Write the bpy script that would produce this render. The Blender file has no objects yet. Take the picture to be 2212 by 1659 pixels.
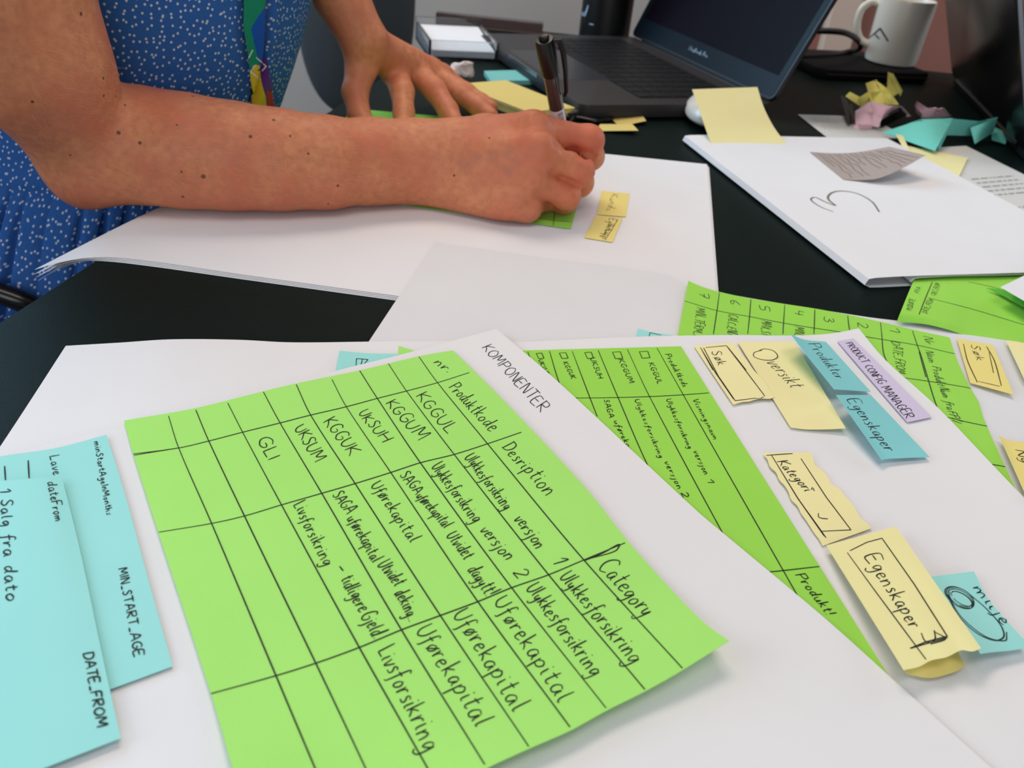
import bpy, bmesh, math, random
import numpy as np
from mathutils import Vector, Matrix
from mathutils.bvhtree import BVHTree

# ------------------------------------------------------------------ camera, world, lights
FPX, PITCH, ROLL, CAMH = 1850.0, math.radians(32.4), math.radians(5.85), 214.0
TABLE = 740.0                       # table top above the floor, mm; all coordinates below are mm relative to the table top
_cp, _sp = math.cos(PITCH), math.sin(PITCH)
FWD = np.array([0, _cp, -_sp]); _u0 = np.array([0, _sp, _cp]); _r0 = np.array([1.0, 0, 0])
RGT = _r0*math.cos(ROLL) + _u0*math.sin(ROLL); UPV = -_r0*math.sin(ROLL) + _u0*math.cos(ROLL)
EYE = np.array([0, 0, CAMH])
S = bpy.context.scene
COL = S.collection
cam_d = bpy.data.cameras.new('camera'); cam = bpy.data.objects.new('camera', cam_d); COL.objects.link(cam)
cam_d.sensor_width = 36; cam_d.lens = FPX/2212*36; cam_d.clip_start = .01
M = Matrix(((RGT[0], UPV[0], -FWD[0], 0), (RGT[1], UPV[1], -FWD[1], 0), (RGT[2], UPV[2], -FWD[2], (CAMH+TABLE)/1000), (0, 0, 0, 1)))
cam.matrix_world = M
cam_d.dof.use_dof = True; cam_d.dof.focus_distance = .37; cam_d.dof.aperture_fstop = 17
S.camera = cam
S.view_settings.view_transform = 'Standard'; S.view_settings.look = 'None'
S.view_settings.gamma = 1; S.view_settings.use_curve_mapping = False
S.view_settings.exposure = -.40
S.cycles.use_denoising = True
S.cycles.max_bounces = 8

def lin(c):
    if isinstance(c, (tuple, list)):
        c = [v/255 for v in c[:3]]
    return tuple(v/12.92 if v <= .04045 else ((v+.055)/1.055)**2.4 for v in c) + (1,)

w = bpy.data.worlds.new('world'); S.world = w; w.use_nodes = True
bgn = w.node_tree.nodes['Background']; bgn.inputs[0].default_value = (.84, .90, 1.0, 1); bgn.inputs[1].default_value = .25

def area(name, loc, target, sx, sy, power, col):
    d = bpy.data.lights.new(name, 'AREA'); d.shape = 'RECTANGLE'; d.size = sx; d.size_y = sy; d.energy = power; d.color = col
    o = bpy.data.objects.new(name, d); COL.objects.link(o)
    o.location = loc; o.rotation_euler = (Vector(target)-Vector(loc)).to_track_quat('-Z', 'Y').to_euler()
    return o
# daylight from the windows on the left, warm ceiling panels overhead, added fill from behind
area('window_and_fill_light', (-2.3, -.3, 1.65), (0, .5, .75), 1.8, 1.3, 34, (.76, .88, 1.0))
area('window_and_fill_light', (-1.6, 1.7, 1.75), (-.1, .5, .75), 1.2, 1.0, 44, (.44, .74, 1.0))
area('window_and_fill_light', (2.2, 1.93, 1.6), (.45, 1.15, .8), 1.2, 1.2, 30, (.80, .90, 1.0))
area('ceiling_light', (-.3, 1.3, 2.55), (-.15, .7, .74), 1.2, .6, 24, (1.0, .82, .67))
area('ceiling_light', (.25, -.25, 2.55), (.2, .6, .74), 1.2, .6, 11, (1.0, .94, .88))
area('window_and_fill_light', (.1, -2.0, 1.5), (.3, .9, .8), 1.6, 1.0, 19, (.92, .95, 1.0))  # added fill from behind the camera, brightens the mug and upright notes

# ------------------------------------------------------------------ helpers
def P(px, py, z=0.0):
    """the point at height z (mm above the table) seen at this place of the photograph"""
    d = FWD + RGT*(px-1106)/FPX - UPV*(py-829.5)/FPX
    return EYE + d*((z-CAMH)/d[2])
def PY(px, py, Y):
    d = FWD + RGT*(px-1106)/FPX - UPV*(py-829.5)/FPX
    return EYE + d*(Y/d[1])
def W(x, y, z=0.0): return np.array([x, y, z], float)
def project(Q):
    D = Q-EYE; zz = D@FWD
    return np.stack([1106+FPX*(D@RGT)/zz, 829.5-FPX*(D@UPV)/zz], -1)
def T(p): return Vector((p[0]/1000, p[1]/1000, (p[2]+TABLE)/1000))

MATS = {}
def mat(name, color, rough=.6, spec=.3, metal=0, noise=0, nscale=40, bump=0, bscale=300, trans=0, sss=0, coat=0, transp=0, emit=0, color2=None, ior=1.45):
    if name in MATS: return MATS[name]
    m = bpy.data.materials.new(name); m.use_nodes = True; nt = m.node_tree; b = nt.nodes['Principled BSDF']
    c = lin(color); b.inputs['Base Color'].default_value = c; b.inputs['Roughness'].default_value = rough
    b.inputs['Specular IOR Level'].default_value = spec; b.inputs['Metallic'].default_value = metal; b.inputs['IOR'].default_value = ior
    b.inputs['Transmission Weight'].default_value = trans; b.inputs['Coat Weight'].default_value = coat
    tc = nt.nodes.new('ShaderNodeTexCoord')
    if sss:
        b.inputs['Subsurface Weight'].default_value = sss; b.inputs['Subsurface Radius'].default_value = (1, .35, .2); b.inputs['Subsurface Scale'].default_value = .004
    if noise:
        n = nt.nodes.new('ShaderNodeTexNoise'); n.inputs['Scale'].default_value = nscale; n.inputs['Detail'].default_value = 5
        nt.links.new(tc.outputs['Object'], n.inputs['Vector'])
        mx = nt.nodes.new('ShaderNodeMix'); mx.data_type = 'RGBA'
        c2 = lin(color2) if color2 else tuple(v*(1-noise) for v in c[:3])+(1,)
        mx.inputs['A'].default_value = c; mx.inputs['B'].default_value = c2
        nt.links.new(n.outputs['Fac'], mx.inputs['Factor']); nt.links.new(mx.outputs['Result'], b.inputs['Base Color'])
    if bump:
        n2 = nt.nodes.new('ShaderNodeTexNoise'); n2.inputs['Scale'].default_value = bscale; n2.inputs['Detail'].default_value = 4
        nt.links.new(tc.outputs['Object'], n2.inputs['Vector'])
        bp = nt.nodes.new('ShaderNodeBump'); bp.inputs['Strength'].default_value = bump; bp.inputs['Distance'].default_value = .001
        nt.links.new(n2.outputs['Fac'], bp.inputs['Height']); nt.links.new(bp.outputs['Normal'], b.inputs['Normal'])
    if transp:
        t = nt.nodes.new('ShaderNodeBsdfTransparent'); ms = nt.nodes.new('ShaderNodeMixShader'); ms.inputs[0].default_value = transp
        nt.links.new(b.outputs[0], ms.inputs[1]); nt.links.new(t.outputs[0], ms.inputs[2]); nt.links.new(ms.outputs[0], nt.nodes['Material Output'].inputs[0])
    MATS[name] = m
    return m
paper = mat('white_paper', (234, 234, 236), .85, .15, noise=.05, nscale=25, bump=.08, bscale=900)
paper_thin = mat('thin_white_paper', (233, 234, 236), .85, .15, noise=.05, nscale=25, bump=.08, bscale=900, transp=.07)
green = mat('green_paper', (174, 240, 121), .8, .2, noise=.10, nscale=18, bump=.15, bscale=1200)
green_dark = mat('bright_green_paper', (160, 226, 88), .8, .2, noise=.10, nscale=18)
teal = mat('teal_note_paper', (160, 229, 224), .8, .2, noise=.06, nscale=30)
teal_blue = mat('blue_note_paper', (139, 214, 218), .8, .2, noise=.06, nscale=30)
yellow = mat('yellow_note_paper', (246, 237, 176), .8, .2, noise=.06, nscale=30)
yellow_warm = mat('warm_yellow_note_paper', (240, 224, 138), .8, .2, noise=.06, nscale=30)
yellow_pad = mat('yellow_pad_paper', (224, 202, 122), .8, .2, noise=.06, nscale=30)
lavender = mat('lavender_note_paper', (214, 203, 230), .8, .2, noise=.05, nscale=30)
pink = mat('pink_note_paper', (250, 208, 218), .8, .2, noise=.06, nscale=30)
taupe = mat('grey_note_paper', (174, 161, 154), .8, .2, noise=.06, nscale=60)
ink = mat('black_ink', (22, 28, 30), .55, .3)
ink_soft = mat('dark_grey_ink', (52, 62, 60), .6, .2)
ink_grey = mat('grey_marker_ink', (122, 118, 108), .7, .2)
black = mat('black_plastic', (14, 14, 15), .35, .4)
black_soft = mat('black_fabric', (16, 16, 17), .85, .2, bump=.3, bscale=800)

def me_obj(name, V, F, m, parent=None, smooth=True, sharp=None, mi=None, loc=None):
    """one mesh object from mm points; top-level ones get their origin at their base"""
    V = np.asarray(V, float)
    if loc is None:
        loc = np.array(parent['_o']) if parent is not None else np.array([(V[:, 0].min()+V[:, 0].max())/2, (V[:, 1].min()+V[:, 1].max())/2, V[:, 2].min()])
    me = bpy.data.meshes.new(name)
    me.from_pydata([tuple(v) for v in (V-loc)/1000], [], F)
    for mm in (m if isinstance(m, (list, tuple)) else [m]): me.materials.append(mm)
    if mi is not None: me.polygons.foreach_set('material_index', mi)
    if smooth:
        me.polygons.foreach_set('use_smooth', [True]*len(me.polygons))
        if sharp: me.set_sharp_from_angle(angle=math.radians(sharp))
    me.update()
    o = bpy.data.objects.new(name, me); COL.objects.link(o); o['_o'] = [float(x) for x in loc]
    if parent is not None:
        o.parent = parent; o.location = [float(a-b)/1000 for a, b in zip(loc, parent['_o'])]
    else:
        o.location = T(loc)
    return o
def tag(o, label, cat, group=None, kind=None):
    if label: o['label'] = label
    if cat: o['category'] = cat
    if group: o['group'] = group
    if kind: o['kind'] = kind
    return o
def thing(name, loc, label, cat, group=None):
    o = bpy.data.objects.new(name, None); COL.objects.link(o); o.location = T(loc); o['_o'] = [float(x) for x in loc]; o.empty_display_size = .02
    return tag(o, label, cat, group)

class MB:
    """collects simple shapes (mm) into one mesh"""
    def __init__(s): s.V = []; s.F = []; s.n = 0
    def add(s, V, F):
        s.V.append(np.asarray(V, float)); s.F += [[i+s.n for i in f] for f in F]; s.n += len(V); return s
    def box(s, x0, x1, y0, y1, z0, z1, b=0, X=None):
        bm = bmesh.new(); bmesh.ops.create_cube(bm, size=1)
        for v in bm.verts: v.co = ((x0+x1)/2+v.co.x*(x1-x0), (y0+y1)/2+v.co.y*(y1-y0), (z0+z1)/2+v.co.z*(z1-z0))
        if b: bmesh.ops.bevel(bm, geom=bm.edges[:], offset=b, segments=3, affect='EDGES', profile=.5)
        bm.verts.index_update()
        V = np.array([v.co[:] for v in bm.verts]); F = [[v.index for v in f.verts] for f in bm.faces]; bm.free()
        if X is not None: V = X(V)
        return s.add(V, F)
    def prism(s, pts, z0, z1):
        n = len(pts); V = [(x, y, z0) for x, y in pts]+[(x, y, z1) for x, y in pts]
        F = [list(range(n))[::-1], list(range(n, 2*n))]+[[i, (i+1) % n, n+(i+1) % n, n+i] for i in range(n)]
        return s.add(V, F)
    def tube(s, pts, r, n=12, closed=False, caps=True):
        pts = np.asarray(pts, float); m = len(pts); rr = np.broadcast_to(np.asarray(r, float), (m,))
        d = np.gradient(pts, axis=0) if not closed else np.roll(pts, -1, 0)-np.roll(pts, 1, 0)
        d /= np.linalg.norm(d, axis=1)[:, None]+1e-12
        nrm = np.cross(d[0], [0, 0, 1.0]); nrm = nrm if np.linalg.norm(nrm) > .1 else np.cross(d[0], [1.0, 0, 0]); V = []
        for i in range(m):
            nrm = nrm-d[i]*(nrm@d[i]); nrm /= np.linalg.norm(nrm); bb = np.cross(d[i], nrm)
            for k in range(n):
                a = 2*math.pi*k/n; V.append(pts[i]+rr[i]*(math.cos(a)*nrm+math.sin(a)*bb))
        F = []
        for i in range(m if closed else m-1):
            j = (i+1) % m
            for k in range(n): F.append([i*n+k, i*n+(k+1) % n, j*n+(k+1) % n, j*n+k])
        if caps and not closed: F += [list(range(n))[::-1], [(m-1)*n+k for k in range(n)]]
        return s.add(V, F)
    def lathe(s, prof, c=(0, 0, 0), axis=None, n=48, ex=(1, 0, 0)):
        """profile (radius, height) turned about an axis through c"""
        ax = np.array(axis if axis is not None else (0, 0, 1.0), float); ax /= np.linalg.norm(ax)
        e = np.array(ex, float); e -= ax*(e@ax); e /= np.linalg.norm(e); g = np.cross(ax, e); V = []; F = []
        for r, h in prof:
            for k in range(n):
                a = 2*math.pi*k/n; V.append(np.array(c)+ax*h+r*(e*math.cos(a)+g*math.sin(a)))
        m = len(prof)
        for i in range(m-1):
            for k in range(n): F.append([i*n+k, i*n+(k+1) % n, (i+1)*n+(k+1) % n, (i+1)*n+k])
        F += [list(range(n))[::-1], [(m-1)*n+k for k in range(n)]]
        return s.add(V, F)
    def build(s, name, m, parent=None, smooth=True, sharp=35, loc=None): return me_obj(name, np.concatenate(s.V), s.F, m, parent, smooth, sharp, None, loc)

def spline(pts, n, closed=False):
    """Catmull-Rom through pts, n samples by chord length"""
    p = np.asarray(pts, float)
    if len(p) == 2: t = np.linspace(0, 1, n)[:, None]; return p[0]*(1-t)+p[1]*t
    d = np.linalg.norm(np.diff(p, axis=0), axis=1)+1e-9; s = np.r_[0, np.cumsum(d)]; s /= s[-1]
    return crv(p, s, np.linspace(0, 1, n))
def crv(p, s, t):
    i = np.clip(np.searchsorted(s, t, side='right')-1, 0, len(p)-2)
    m = np.empty_like(p)
    m[1:-1] = (p[2:]-p[:-2])/(s[2:]-s[:-2])[:, None]
    m[0] = (p[1]-p[0])/(s[1]-s[0]); m[-1] = (p[-1]-p[-2])/(s[-1]-s[-2])
    h = (s[i+1]-s[i]); u = (t-s[i])/h; u = u[:, None]; h = h[:, None]
    return (2*u**3-3*u**2+1)*p[i]+(u**3-2*u**2+u)*h*m[i]+(-2*u**3+3*u**2)*p[i+1]+(u**3-u**2)*h*m[i+1]

# ------------------------------------------------------------------ sheets of paper and what is written on them
class Sheet:
    """a sheet bounded by four edge curves: top A>B, right B>C, bottom D>C, left A>D (mm points)"""
    def __init__(s, top, right, bottom, left, bump=None, zmin=None, zfun=None):
        s.c = []; s.zmin = zmin; s.zfun = zfun
        for e in (top, right, bottom, left):
            p = np.asarray(e, float); d = np.linalg.norm(np.diff(p, axis=0), axis=1)+1e-9; k = np.r_[0, np.cumsum(d)]; s.c.append((p, k/k[-1]))
        s.bump = bump
    def ev(s, i, t):
        p, k = s.c[i]
        if len(p) == 2: return p[0]*(1-t[:, None])+p[1]*t[:, None]
        return crv(p, k, t)
    def at(s, u, v):
        u = np.asarray(u, float).ravel(); v = np.asarray(v, float).ravel()
        A, B, C, D = s.c[0][0][0], s.c[1][0][0], s.c[1][0][-1], s.c[3][0][-1]
        U, V_ = u[:, None], v[:, None]
        uc, vc = np.clip(u, 0, 1), np.clip(v, 0, 1)
        r = (1-V_)*s.ev(0, uc)+V_*s.ev(2, uc)+(1-U)*s.ev(3, vc)+U*s.ev(1, vc)-((1-U)*(1-V_)*A+U*(1-V_)*B+U*V_*C+(1-U)*V_*D)
        if s.bump is not None: r[:, 2] += s.bump(u, v)
        if s.zfun is not None: r[:, 2] = s.zfun(r[:, 0], r[:, 1])
        if s.zmin is not None: k = .8; q = r[:, 2]-s.zmin; r[:, 2] = s.zmin+.5*(q+np.sqrt(q*q+k*k))-.25*k
        return r
    def find(s, px):
        """(u, v) on the sheet of each photograph point"""
        px = np.asarray(px, float)
        if not hasattr(s, 'tab'):
            g = np.linspace(0, 1, 33); uu, vv = np.meshgrid(g, g); s.tab = (uu.ravel(), vv.ravel(), project(s.at(uu, vv)))
        uu, vv, pr = s.tab
        i = ((px[:, None]-pr[None])**2).sum(-1).argmin(1); u, v = uu[i].copy(), vv[i].copy(); e = 1e-3
        for _ in range(7):
            a = project(s.at(u, v)); r = px-a
            du = (project(s.at(u+e, v))-a)/e; dv = (project(s.at(u, v+e))-a)/e
            det = du[:, 0]*dv[:, 1]-du[:, 1]*dv[:, 0]; det = np.where(np.abs(det) < 1e-6, 1e-6, det)
            u += np.clip((r[:, 0]*dv[:, 1]-r[:, 1]*dv[:, 0])/det, -.1, .1); v += np.clip((du[:, 0]*r[:, 1]-du[:, 1]*r[:, 0])/det, -.1, .1)
            u = np.clip(u, 0, 1); v = np.clip(v, 0, 1)
        return u, v
    def mesh(s, n, m, th):
        uu, vv = np.meshgrid(np.linspace(0, 1, n+1), np.linspace(0, 1, m+1)); Vt = s.at(uu, vv)
        N = s.normal(uu.ravel(), vv.ravel()); Vb = Vt-N*th; K = (n+1)*(m+1); F = []
        for j in range(m):
            for i in range(n):
                a = j*(n+1)+i; F.append([a, a+n+1, a+n+2, a+1]); F.append([K+a, K+a+1, K+a+n+2, K+a+n+1])
        ring = [i for i in range(n+1)]+[(j)*(n+1)+n for j in range(1, m+1)]+[m*(n+1)+i for i in range(n-1, -1, -1)]+[j*(n+1) for j in range(m-1, 0, -1)]
        for a, b in zip(ring, ring[1:]+ring[:1]): F.append([a, b, K+b, K+a])
        return np.concatenate([Vt, Vb]), F
    def normal(s, u, v):
        e = 2e-3; u0, u1 = np.clip(u-e, 0, 1), np.clip(u+e, 0, 1); v0, v1 = np.clip(v-e, 0, 1), np.clip(v+e, 0, 1)
        a = s.at(u1, v)-s.at(u0, v); b = s.at(u, v1)-s.at(u, v0)
        N = np.cross(b, a); N /= np.linalg.norm(N, axis=1)[:, None]+1e-12
        if N[:, 2].mean() < 0: N = -N
        return N

def E(*pts): return list(pts)
def sheet(name, label, cat, A, B, C, D, m, top=(), right=(), bottom=(), left=(), n=30, k=30, th=.14, bump=None, group=None, smooth=True, zmin=None, zfun=None):
    s = Sheet([A, *top, B], [B, *right, C], [D, *bottom, C], [A, *left, D], bump, zmin, zfun)
    V, F = s.mesh(n, k, th)
    o = me_obj(name, V, F, m, sharp=50); tag(o, label, cat, group); s.o = o
    return s
def torn(a, b, amp, n, seed):
    """points of a torn edge between two photograph points (px, py, z)"""
    r = random.Random(seed); a = np.array(a, float); b = np.array(b, float); d = b-a; q = np.array([-d[1], d[0], 0])/np.linalg.norm(d[:2]); out = []
    for i in range(1, n):
        t = i/n; out.append(P(*(a+d*t+q*r.uniform(-amp, amp))))
    return out

def L_(s): return [list(zip(*[iter(map(float, k.split()))]*2)) for k in s.split(';')]
FONT = {k: (w_, L_(t)) for k, w_, t in [
 ('A', .72, '0 0 .36 1 .7 0;.12 .36 .58 .38'), ('B', .62, '0 0 0 1;0 1 .48 .92 .46 .6 .04 .54 .58 .46 .56 .06 0 0'), ('C', .66, '.62 .86 .4 1 .1 .74 .05 .34 .3 0 .64 .14'),
 ('D', .66, '0 0 .02 1;-.04 .98 .46 .9 .62 .5 .4 .08 -.04 0'), ('E', .58, '.52 .98 .02 1 0 0 .55 .02;0 .5 .42 .54'), ('F', .56, '0 0 .02 1 .56 1;0 .52 .42 .55'),
 ('G', .7, '.6 .86 .36 1 .08 .7 .08 .22 .38 0 .62 .2 .62 .44 .36 .44'), ('H', .64, '0 0 0 1;.6 0 .6 1;0 .5 .6 .52'), ('I', .14, '.05 0 .05 1'), ('J', .4, '.35 1 .35 .2 .15 0 0 .15'),
 ('K', .62, '0 0 .02 1;.56 1 .04 .46 .3 .3 .62 0'), ('L', .52, '0 1 .02 .02 .02 0 .5 .04'), ('M', .82, '0 0 .1 1 .38 .3 .66 1 .78 0'), ('N', .62, '0 0 .04 1 .52 .02 .56 1'),
 ('O', .7, '.36 1 .06 .72 .06 .26 .34 0 .64 .28 .62 .74 .34 1'), ('P', .58, '0 0 .02 1;-.04 .96 .5 .94 .5 .56 .04 .48'), ('R', .62, '0 0 .02 1;-.04 .96 .5 .94 .46 .56 .04 .5 .58 0'),
 ('S', .56, '.52 .86 .28 1 .06 .78 .26 .54 .48 .3 .26 0 0 .14'), ('T', .66, '0 1 .64 1;.33 1 .31 0'), ('U', .64, '0 1 .02 .26 .28 0 .52 .26 .58 1'), ('V', .62, '0 1 .3 0 .6 1'), ('X', .6, '0 0 .56 1;0 1 .58 0'), ('Y', .6, '0 1 .28 .5;.6 1 .2 0'),
 ('a', .5, '.4 .46 .2 .54 .04 .3 .1 .04 .26 .02 .4 .4 .42 .1 .5 0'), ('b', .48, '.02 1 .04 .02 .2 .5 .4 .4 .36 .06 .06 .04'), ('c', .42, '.4 .46 .2 .54 .04 .3 .14 .02 .4 .08'),
 ('d', .5, '.4 .46 .18 .52 .04 .24 .16 0 .38 .3 .44 1 .4 .1 .48 0'), ('e', .46, '.06 .28 .36 .34 .32 .52 .12 .5 .04 .24 .16 0 .44 .1'), ('f', .42, '.46 .9 .3 1 .2 .7 .14 -.3 .04 -.34;.02 .46 .4 .5'),
 ('g', .5, '.4 .46 .2 .54 .06 .3 .16 .06 .38 .36 .42 .5 .38 -.26 .2 -.42 .04 -.3'), ('h', .5, '.02 1 .04 0 .06 .3 .26 .54 .38 .4 .42 0'), ('i', .2, '.06 .54 .08 .06 .18 .02;.08 .76 .1 .8'),
 ('j', .24, '.14 .54 .12 -.26 -.04 -.4;.16 .76 .18 .8'), ('k', .48, '.02 1 .04 0;.36 .56 .06 .24 .2 .2 .44 0'), ('l', .22, '.1 1 .06 .2 .12 0 .2 .06'), ('m', .74, '.02 .54 .04 0 .06 .3 .22 .54 .32 .4 .34 0 .36 .3 .54 .54 .64 .36 .68 0'),
 ('n', .5, '.02 .54 .04 0 .06 .3 .26 .54 .38 .4 .42 0'), ('o', .48, '.24 .54 .06 .36 .08 .08 .24 0 .42 .22 .38 .46 .22 .54'), ('p', .5, '.02 .5 .04 -.44;.04 .3 .22 .54 .42 .38 .3 .06 .06 .06'),
 ('r', .38, '.02 .54 .06 0 .08 .3 .22 .52 .38 .48'), ('s', .4, '.36 .46 .18 .54 .08 .4 .3 .22 .3 .04 .04 .02'), ('t', .36, '.16 .9 .14 .1 .24 0 .34 .08;0 .58 .34 .62'), ('u', .5, '.02 .52 .06 .08 .2 0 .36 .2 .42 .52 .42 .08 .5 0'),
 ('v', .44, '.02 .52 .18 0 .42 .54'), ('w', .6, '0 .5 .14 0 .3 .4 .42 0 .6 .54'), ('y', .48, '.02 .52 .08 .16 .22 .1 .38 .5 .4 .5 .32 -.26 .14 -.42 .02 -.3'), ('ø', .5, '.24 .54 .06 .36 .08 .08 .24 0 .42 .22 .38 .46 .22 .54;.02 -.06 .48 .62'),
 ('1', .34, '.02 .7 .26 1 .24 0'), ('2', .54, '.04 .8 .24 1 .46 .76 .3 .36 .02 0 .02 0 .52 .04'), ('3', .5, '.04 .9 .3 1 .42 .76 .16 .54 .46 .4 .3 0 0 .1'), ('4', .54, '.1 1 .06 .46 .5 .48;.42 .9 .4 0'), ('5', .52, '.48 1 .1 1 .06 .56 .4 .56 .42 .1 .02 0'),
 ('6', .5, '.4 1 .1 .6 .06 .16 .3 0 .44 .26 .1 .4'), ('7', .52, '.02 .96 .5 1 .2 0;.1 .5 .46 .52'), ('-', .5, '.06 .4 .42 .42'), ('_', .5, '.02 .02 .44 .02'), ('.', .16, '.06 0 .08 .05'), ('!', .2, '.1 1 .08 .3;.06 0 .08 .04'), ('/', .4, '0 -.05 .36 1'), (' ', .36, '0 0')]}

class Pen:
    """writing on one sheet, as thin strokes of ink lying on its surface"""
    def __init__(s, sh): s.sh = sh; s.V = []; s.F = []; s.n = 0; s.rnd = random.Random(7)
    def line(s, pts, w=.42, smooth=True, taper=True):
        pts = np.asarray(pts, float)
        L = np.linalg.norm(np.diff(pts, axis=0), axis=1).sum(); n = int(max(4, min(80, L/3.5)))
        if len(pts) > 2 and not smooth:
            d = np.r_[0, np.cumsum(np.linalg.norm(np.diff(pts, axis=0), axis=1))]; t = np.unique(np.r_[np.linspace(0, d[-1], n), d])
            q = np.stack([np.interp(t, d, pts[:, 0]), np.interp(t, d, pts[:, 1])], -1)
        else: q = spline(pts, n)
        u, v = s.sh.find(q); C = s.sh.at(u, v); N = s.sh.normal(u, v); n = len(C)
        d = np.gradient(C, axis=0); d /= np.linalg.norm(d, axis=1)[:, None]+1e-9
        side = np.cross(N, d); ww = np.full(n, w/2)
        if taper: ww *= .78+.3*np.sin(np.linspace(0, math.pi, n)+s.rnd.uniform(-.5, .5))
        C = C+N*.16
        V = np.concatenate([C+side*ww[:, None], C-side*ww[:, None]])
        s.V.append(V); s.F += [[s.n+i, s.n+i+1, s.n+n+i+1, s.n+n+i] for i in range(n-1)]; s.n += 2*n
    def text(s, t, p0, p1, h0, h1=None, w=.42, slant=.0, jit=.03):
        """t along the baseline p0 > p1 (photograph points), capitals as tall as h0 at its start and h1 at its end"""
        h1 = h1 or h0; p0, p1, h0, h1 = [np.array(x, float) for x in (p0, p1, h0, h1)]
        tot = sum(FONT[c][0]+.14 for c in t)-.14; x = 0; a, b = np.linalg.norm(h0), np.linalg.norm(h1)
        for c in t:
            wd, st = FONT[c]; dy = s.rnd.uniform(-jit, jit); sc = 1+s.rnd.uniform(-jit, jit)*2
            for stroke in st:
                if c == ' ': continue
                q = []
                for gx, gy in stroke:
                    u = (x+gx+gy*slant+s.rnd.uniform(-jit, jit)*.5)/tot; k = u*a/(b*(1-u)+a*u) if 0 <= u <= 1 else u
                    q.append(p0+(p1-p0)*k+(h0+(h1-h0)*k)*(gy*sc+dy))
                s.line(q, w, smooth=len(q) > 2)
            x += wd+.14
    def poly(s, pts, w=.42): s.line(pts, w, smooth=False)
    def done(s, name, m=None): return me_obj(name, np.concatenate(s.V), s.F, m or ink, s.sh.o, smooth=False)
HV = 1.6        # grid step of the body, mm
LIDT = 24
# ------------------------------------------------------------------ the room
wall_m = mat('painted_wall', (188, 181, 175), .9, .1, noise=.04, nscale=3)
floor_m = mat('grey_carpet', (92, 92, 95), .95, .05, noise=.25, nscale=60)
wood_m = mat('brown_door_wood', (164, 112, 100), .6, .25, noise=.18, nscale=4)
trim_m = mat('pale_door_frame', (214, 190, 172), .6, .25)
def struct(name, mb, m): return tag(mb.build(name, m, None, smooth=False), None, None, None, 'structure')
struct('floor', MB().box(-2600, 2600, -1500, 2100, -760, -740), floor_m)
struct('wall_back', MB().box(-2600, 520, 2000, 2080, -740, 1900), wall_m)
struct('wall_back_brown', MB().box(520, 2600, 2010, 2080, -740, 1900), wood_m).name = 'wall_right'
struct('trim_1', MB().box(588, 650, 1975, 2010, -740, 1900, 4), trim_m)

# ------------------------------------------------------------------ the table
table_m = mat('dark_green_table_top', (17, 30, 28), .46, .06, noise=.25, nscale=240, bump=.12, bscale=1500)
leg_m = mat('black_metal', (16, 16, 17), .4, .5)
tb = thing('table', W(350, 430, -740), 'dark green-black table top carrying all the papers and laptops', 'table')
TE = lambda Y: -246+.155*(Y-348)        # its left edge
bm = bmesh.new()
vs = [bm.verts.new((x, y, -24)) for x, y in [(TE(-500), -500), (1150, -500), (1150, 1222), (TE(1222), 1222)]]
f = bm.faces.new(vs); ex = bmesh.ops.extrude_face_region(bm, geom=[f])
for v in ex['geom']:
    if isinstance(v, bmesh.types.BMVert): v.co.z = 0
bmesh.ops.recalc_face_normals(bm, faces=bm.faces[:]); bmesh.ops.bevel(bm, geom=bm.edges[:], offset=2.2, segments=3, affect='EDGES'); bm.verts.index_update()
me_obj('table_top', [v.co[:] for v in bm.verts], [[v.index for v in q.verts] for q in bm.faces], table_m, tb, sharp=40); bm.free()
for x, y in [(-150, -380), (1060, -380), (1060, 1120), (0, 1120)]:
    MB().box(x-25, x+25, y-25, y+25, -740, -24, 3).build('leg', leg_m, tb)

# ------------------------------------------------------------------ big white sheets
# stack lying under the arm, its left end drooping over the table edge
NR, FR_ = P(1553, 738, 1), P(1527, 357, 1)
NL = P(225, 555, 1)
for i in range(4):
    z = .4+.5*i; off = W([1.6, .9, .5, 0][i], [-2.6, -1.6, -.8, 0][i], z)
    FARL = W(-150, 700)
    dr = [(82, 606), (77, 599), (74, 592), (75, 582)][i]
    tip = P(*dr, -13+3.4*i); dt = TE(tip[1])-tip[0]; kt = (z-tip[2])/dt**1.6
    zf = (lambda z, kt: lambda x, y: z-kt*np.maximum(TE(y)-x, 0)**1.6)(z, kt)
    dn = W(*(NL[:2]), 0)+off
    bendf = W(TE(560)+3, 560)+off
    A = FARL+off; B = W(FR_[0], FR_[1])+off; C = W(NR[0], NR[1])+off
    if i == 2: B = B+W(-4.6, 2, 0)
    e_near = [C+(dn-C)*t for t in (.25, .5, .75, .97)]
    near = [tip, (tip+dn)/2+W(0, 0, 3.2), *e_near[::-1]]
    lf = P(302, 461, 1.2+.4*i)
    D = tip
    s1 = sheet('paper_sheet', ['bottom white sheet of the drooping stack under the writing arm', 'second lowest white sheet of the stack under the writing arm',
        'second highest white sheet of the stack under the writing arm', 'top white sheet under the writing arm, left end drooping off the table'][i], 'paper',
        A, B, C, D, paper, left=[A+(lf-A)*.5, lf, lf+(tip-lf)*.5+W(0, 0, 2.0)], bottom=near[1:], n=60, k=24, group='sheets stacked under the writing arm', zfun=zf)
    if i == 3: topstack = s1

# wide sheet lying from the stack to the right edge of the picture
A = P(940, 522, 2.4); B = P(2330, 768, 2.4); D = P(700, 885, 2.4); C = D+(B-A)
wide = sheet('paper_sheet', 'wide white sheet reaching from the drooping stack to the right, under the far green table', 'paper', A, B, C, D, paper_thin,
    top=[P(1180, 557, 2.6), P(1330, 576, 3), P(1440, 593, 3.4), P(1487, 618, 2.6), P(1855, 682, 2.5), P(2060, 708, 2.5), P(2212, 741, 2.4)], left=[P(795, 740, 2.4)], n=60, k=30)
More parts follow.
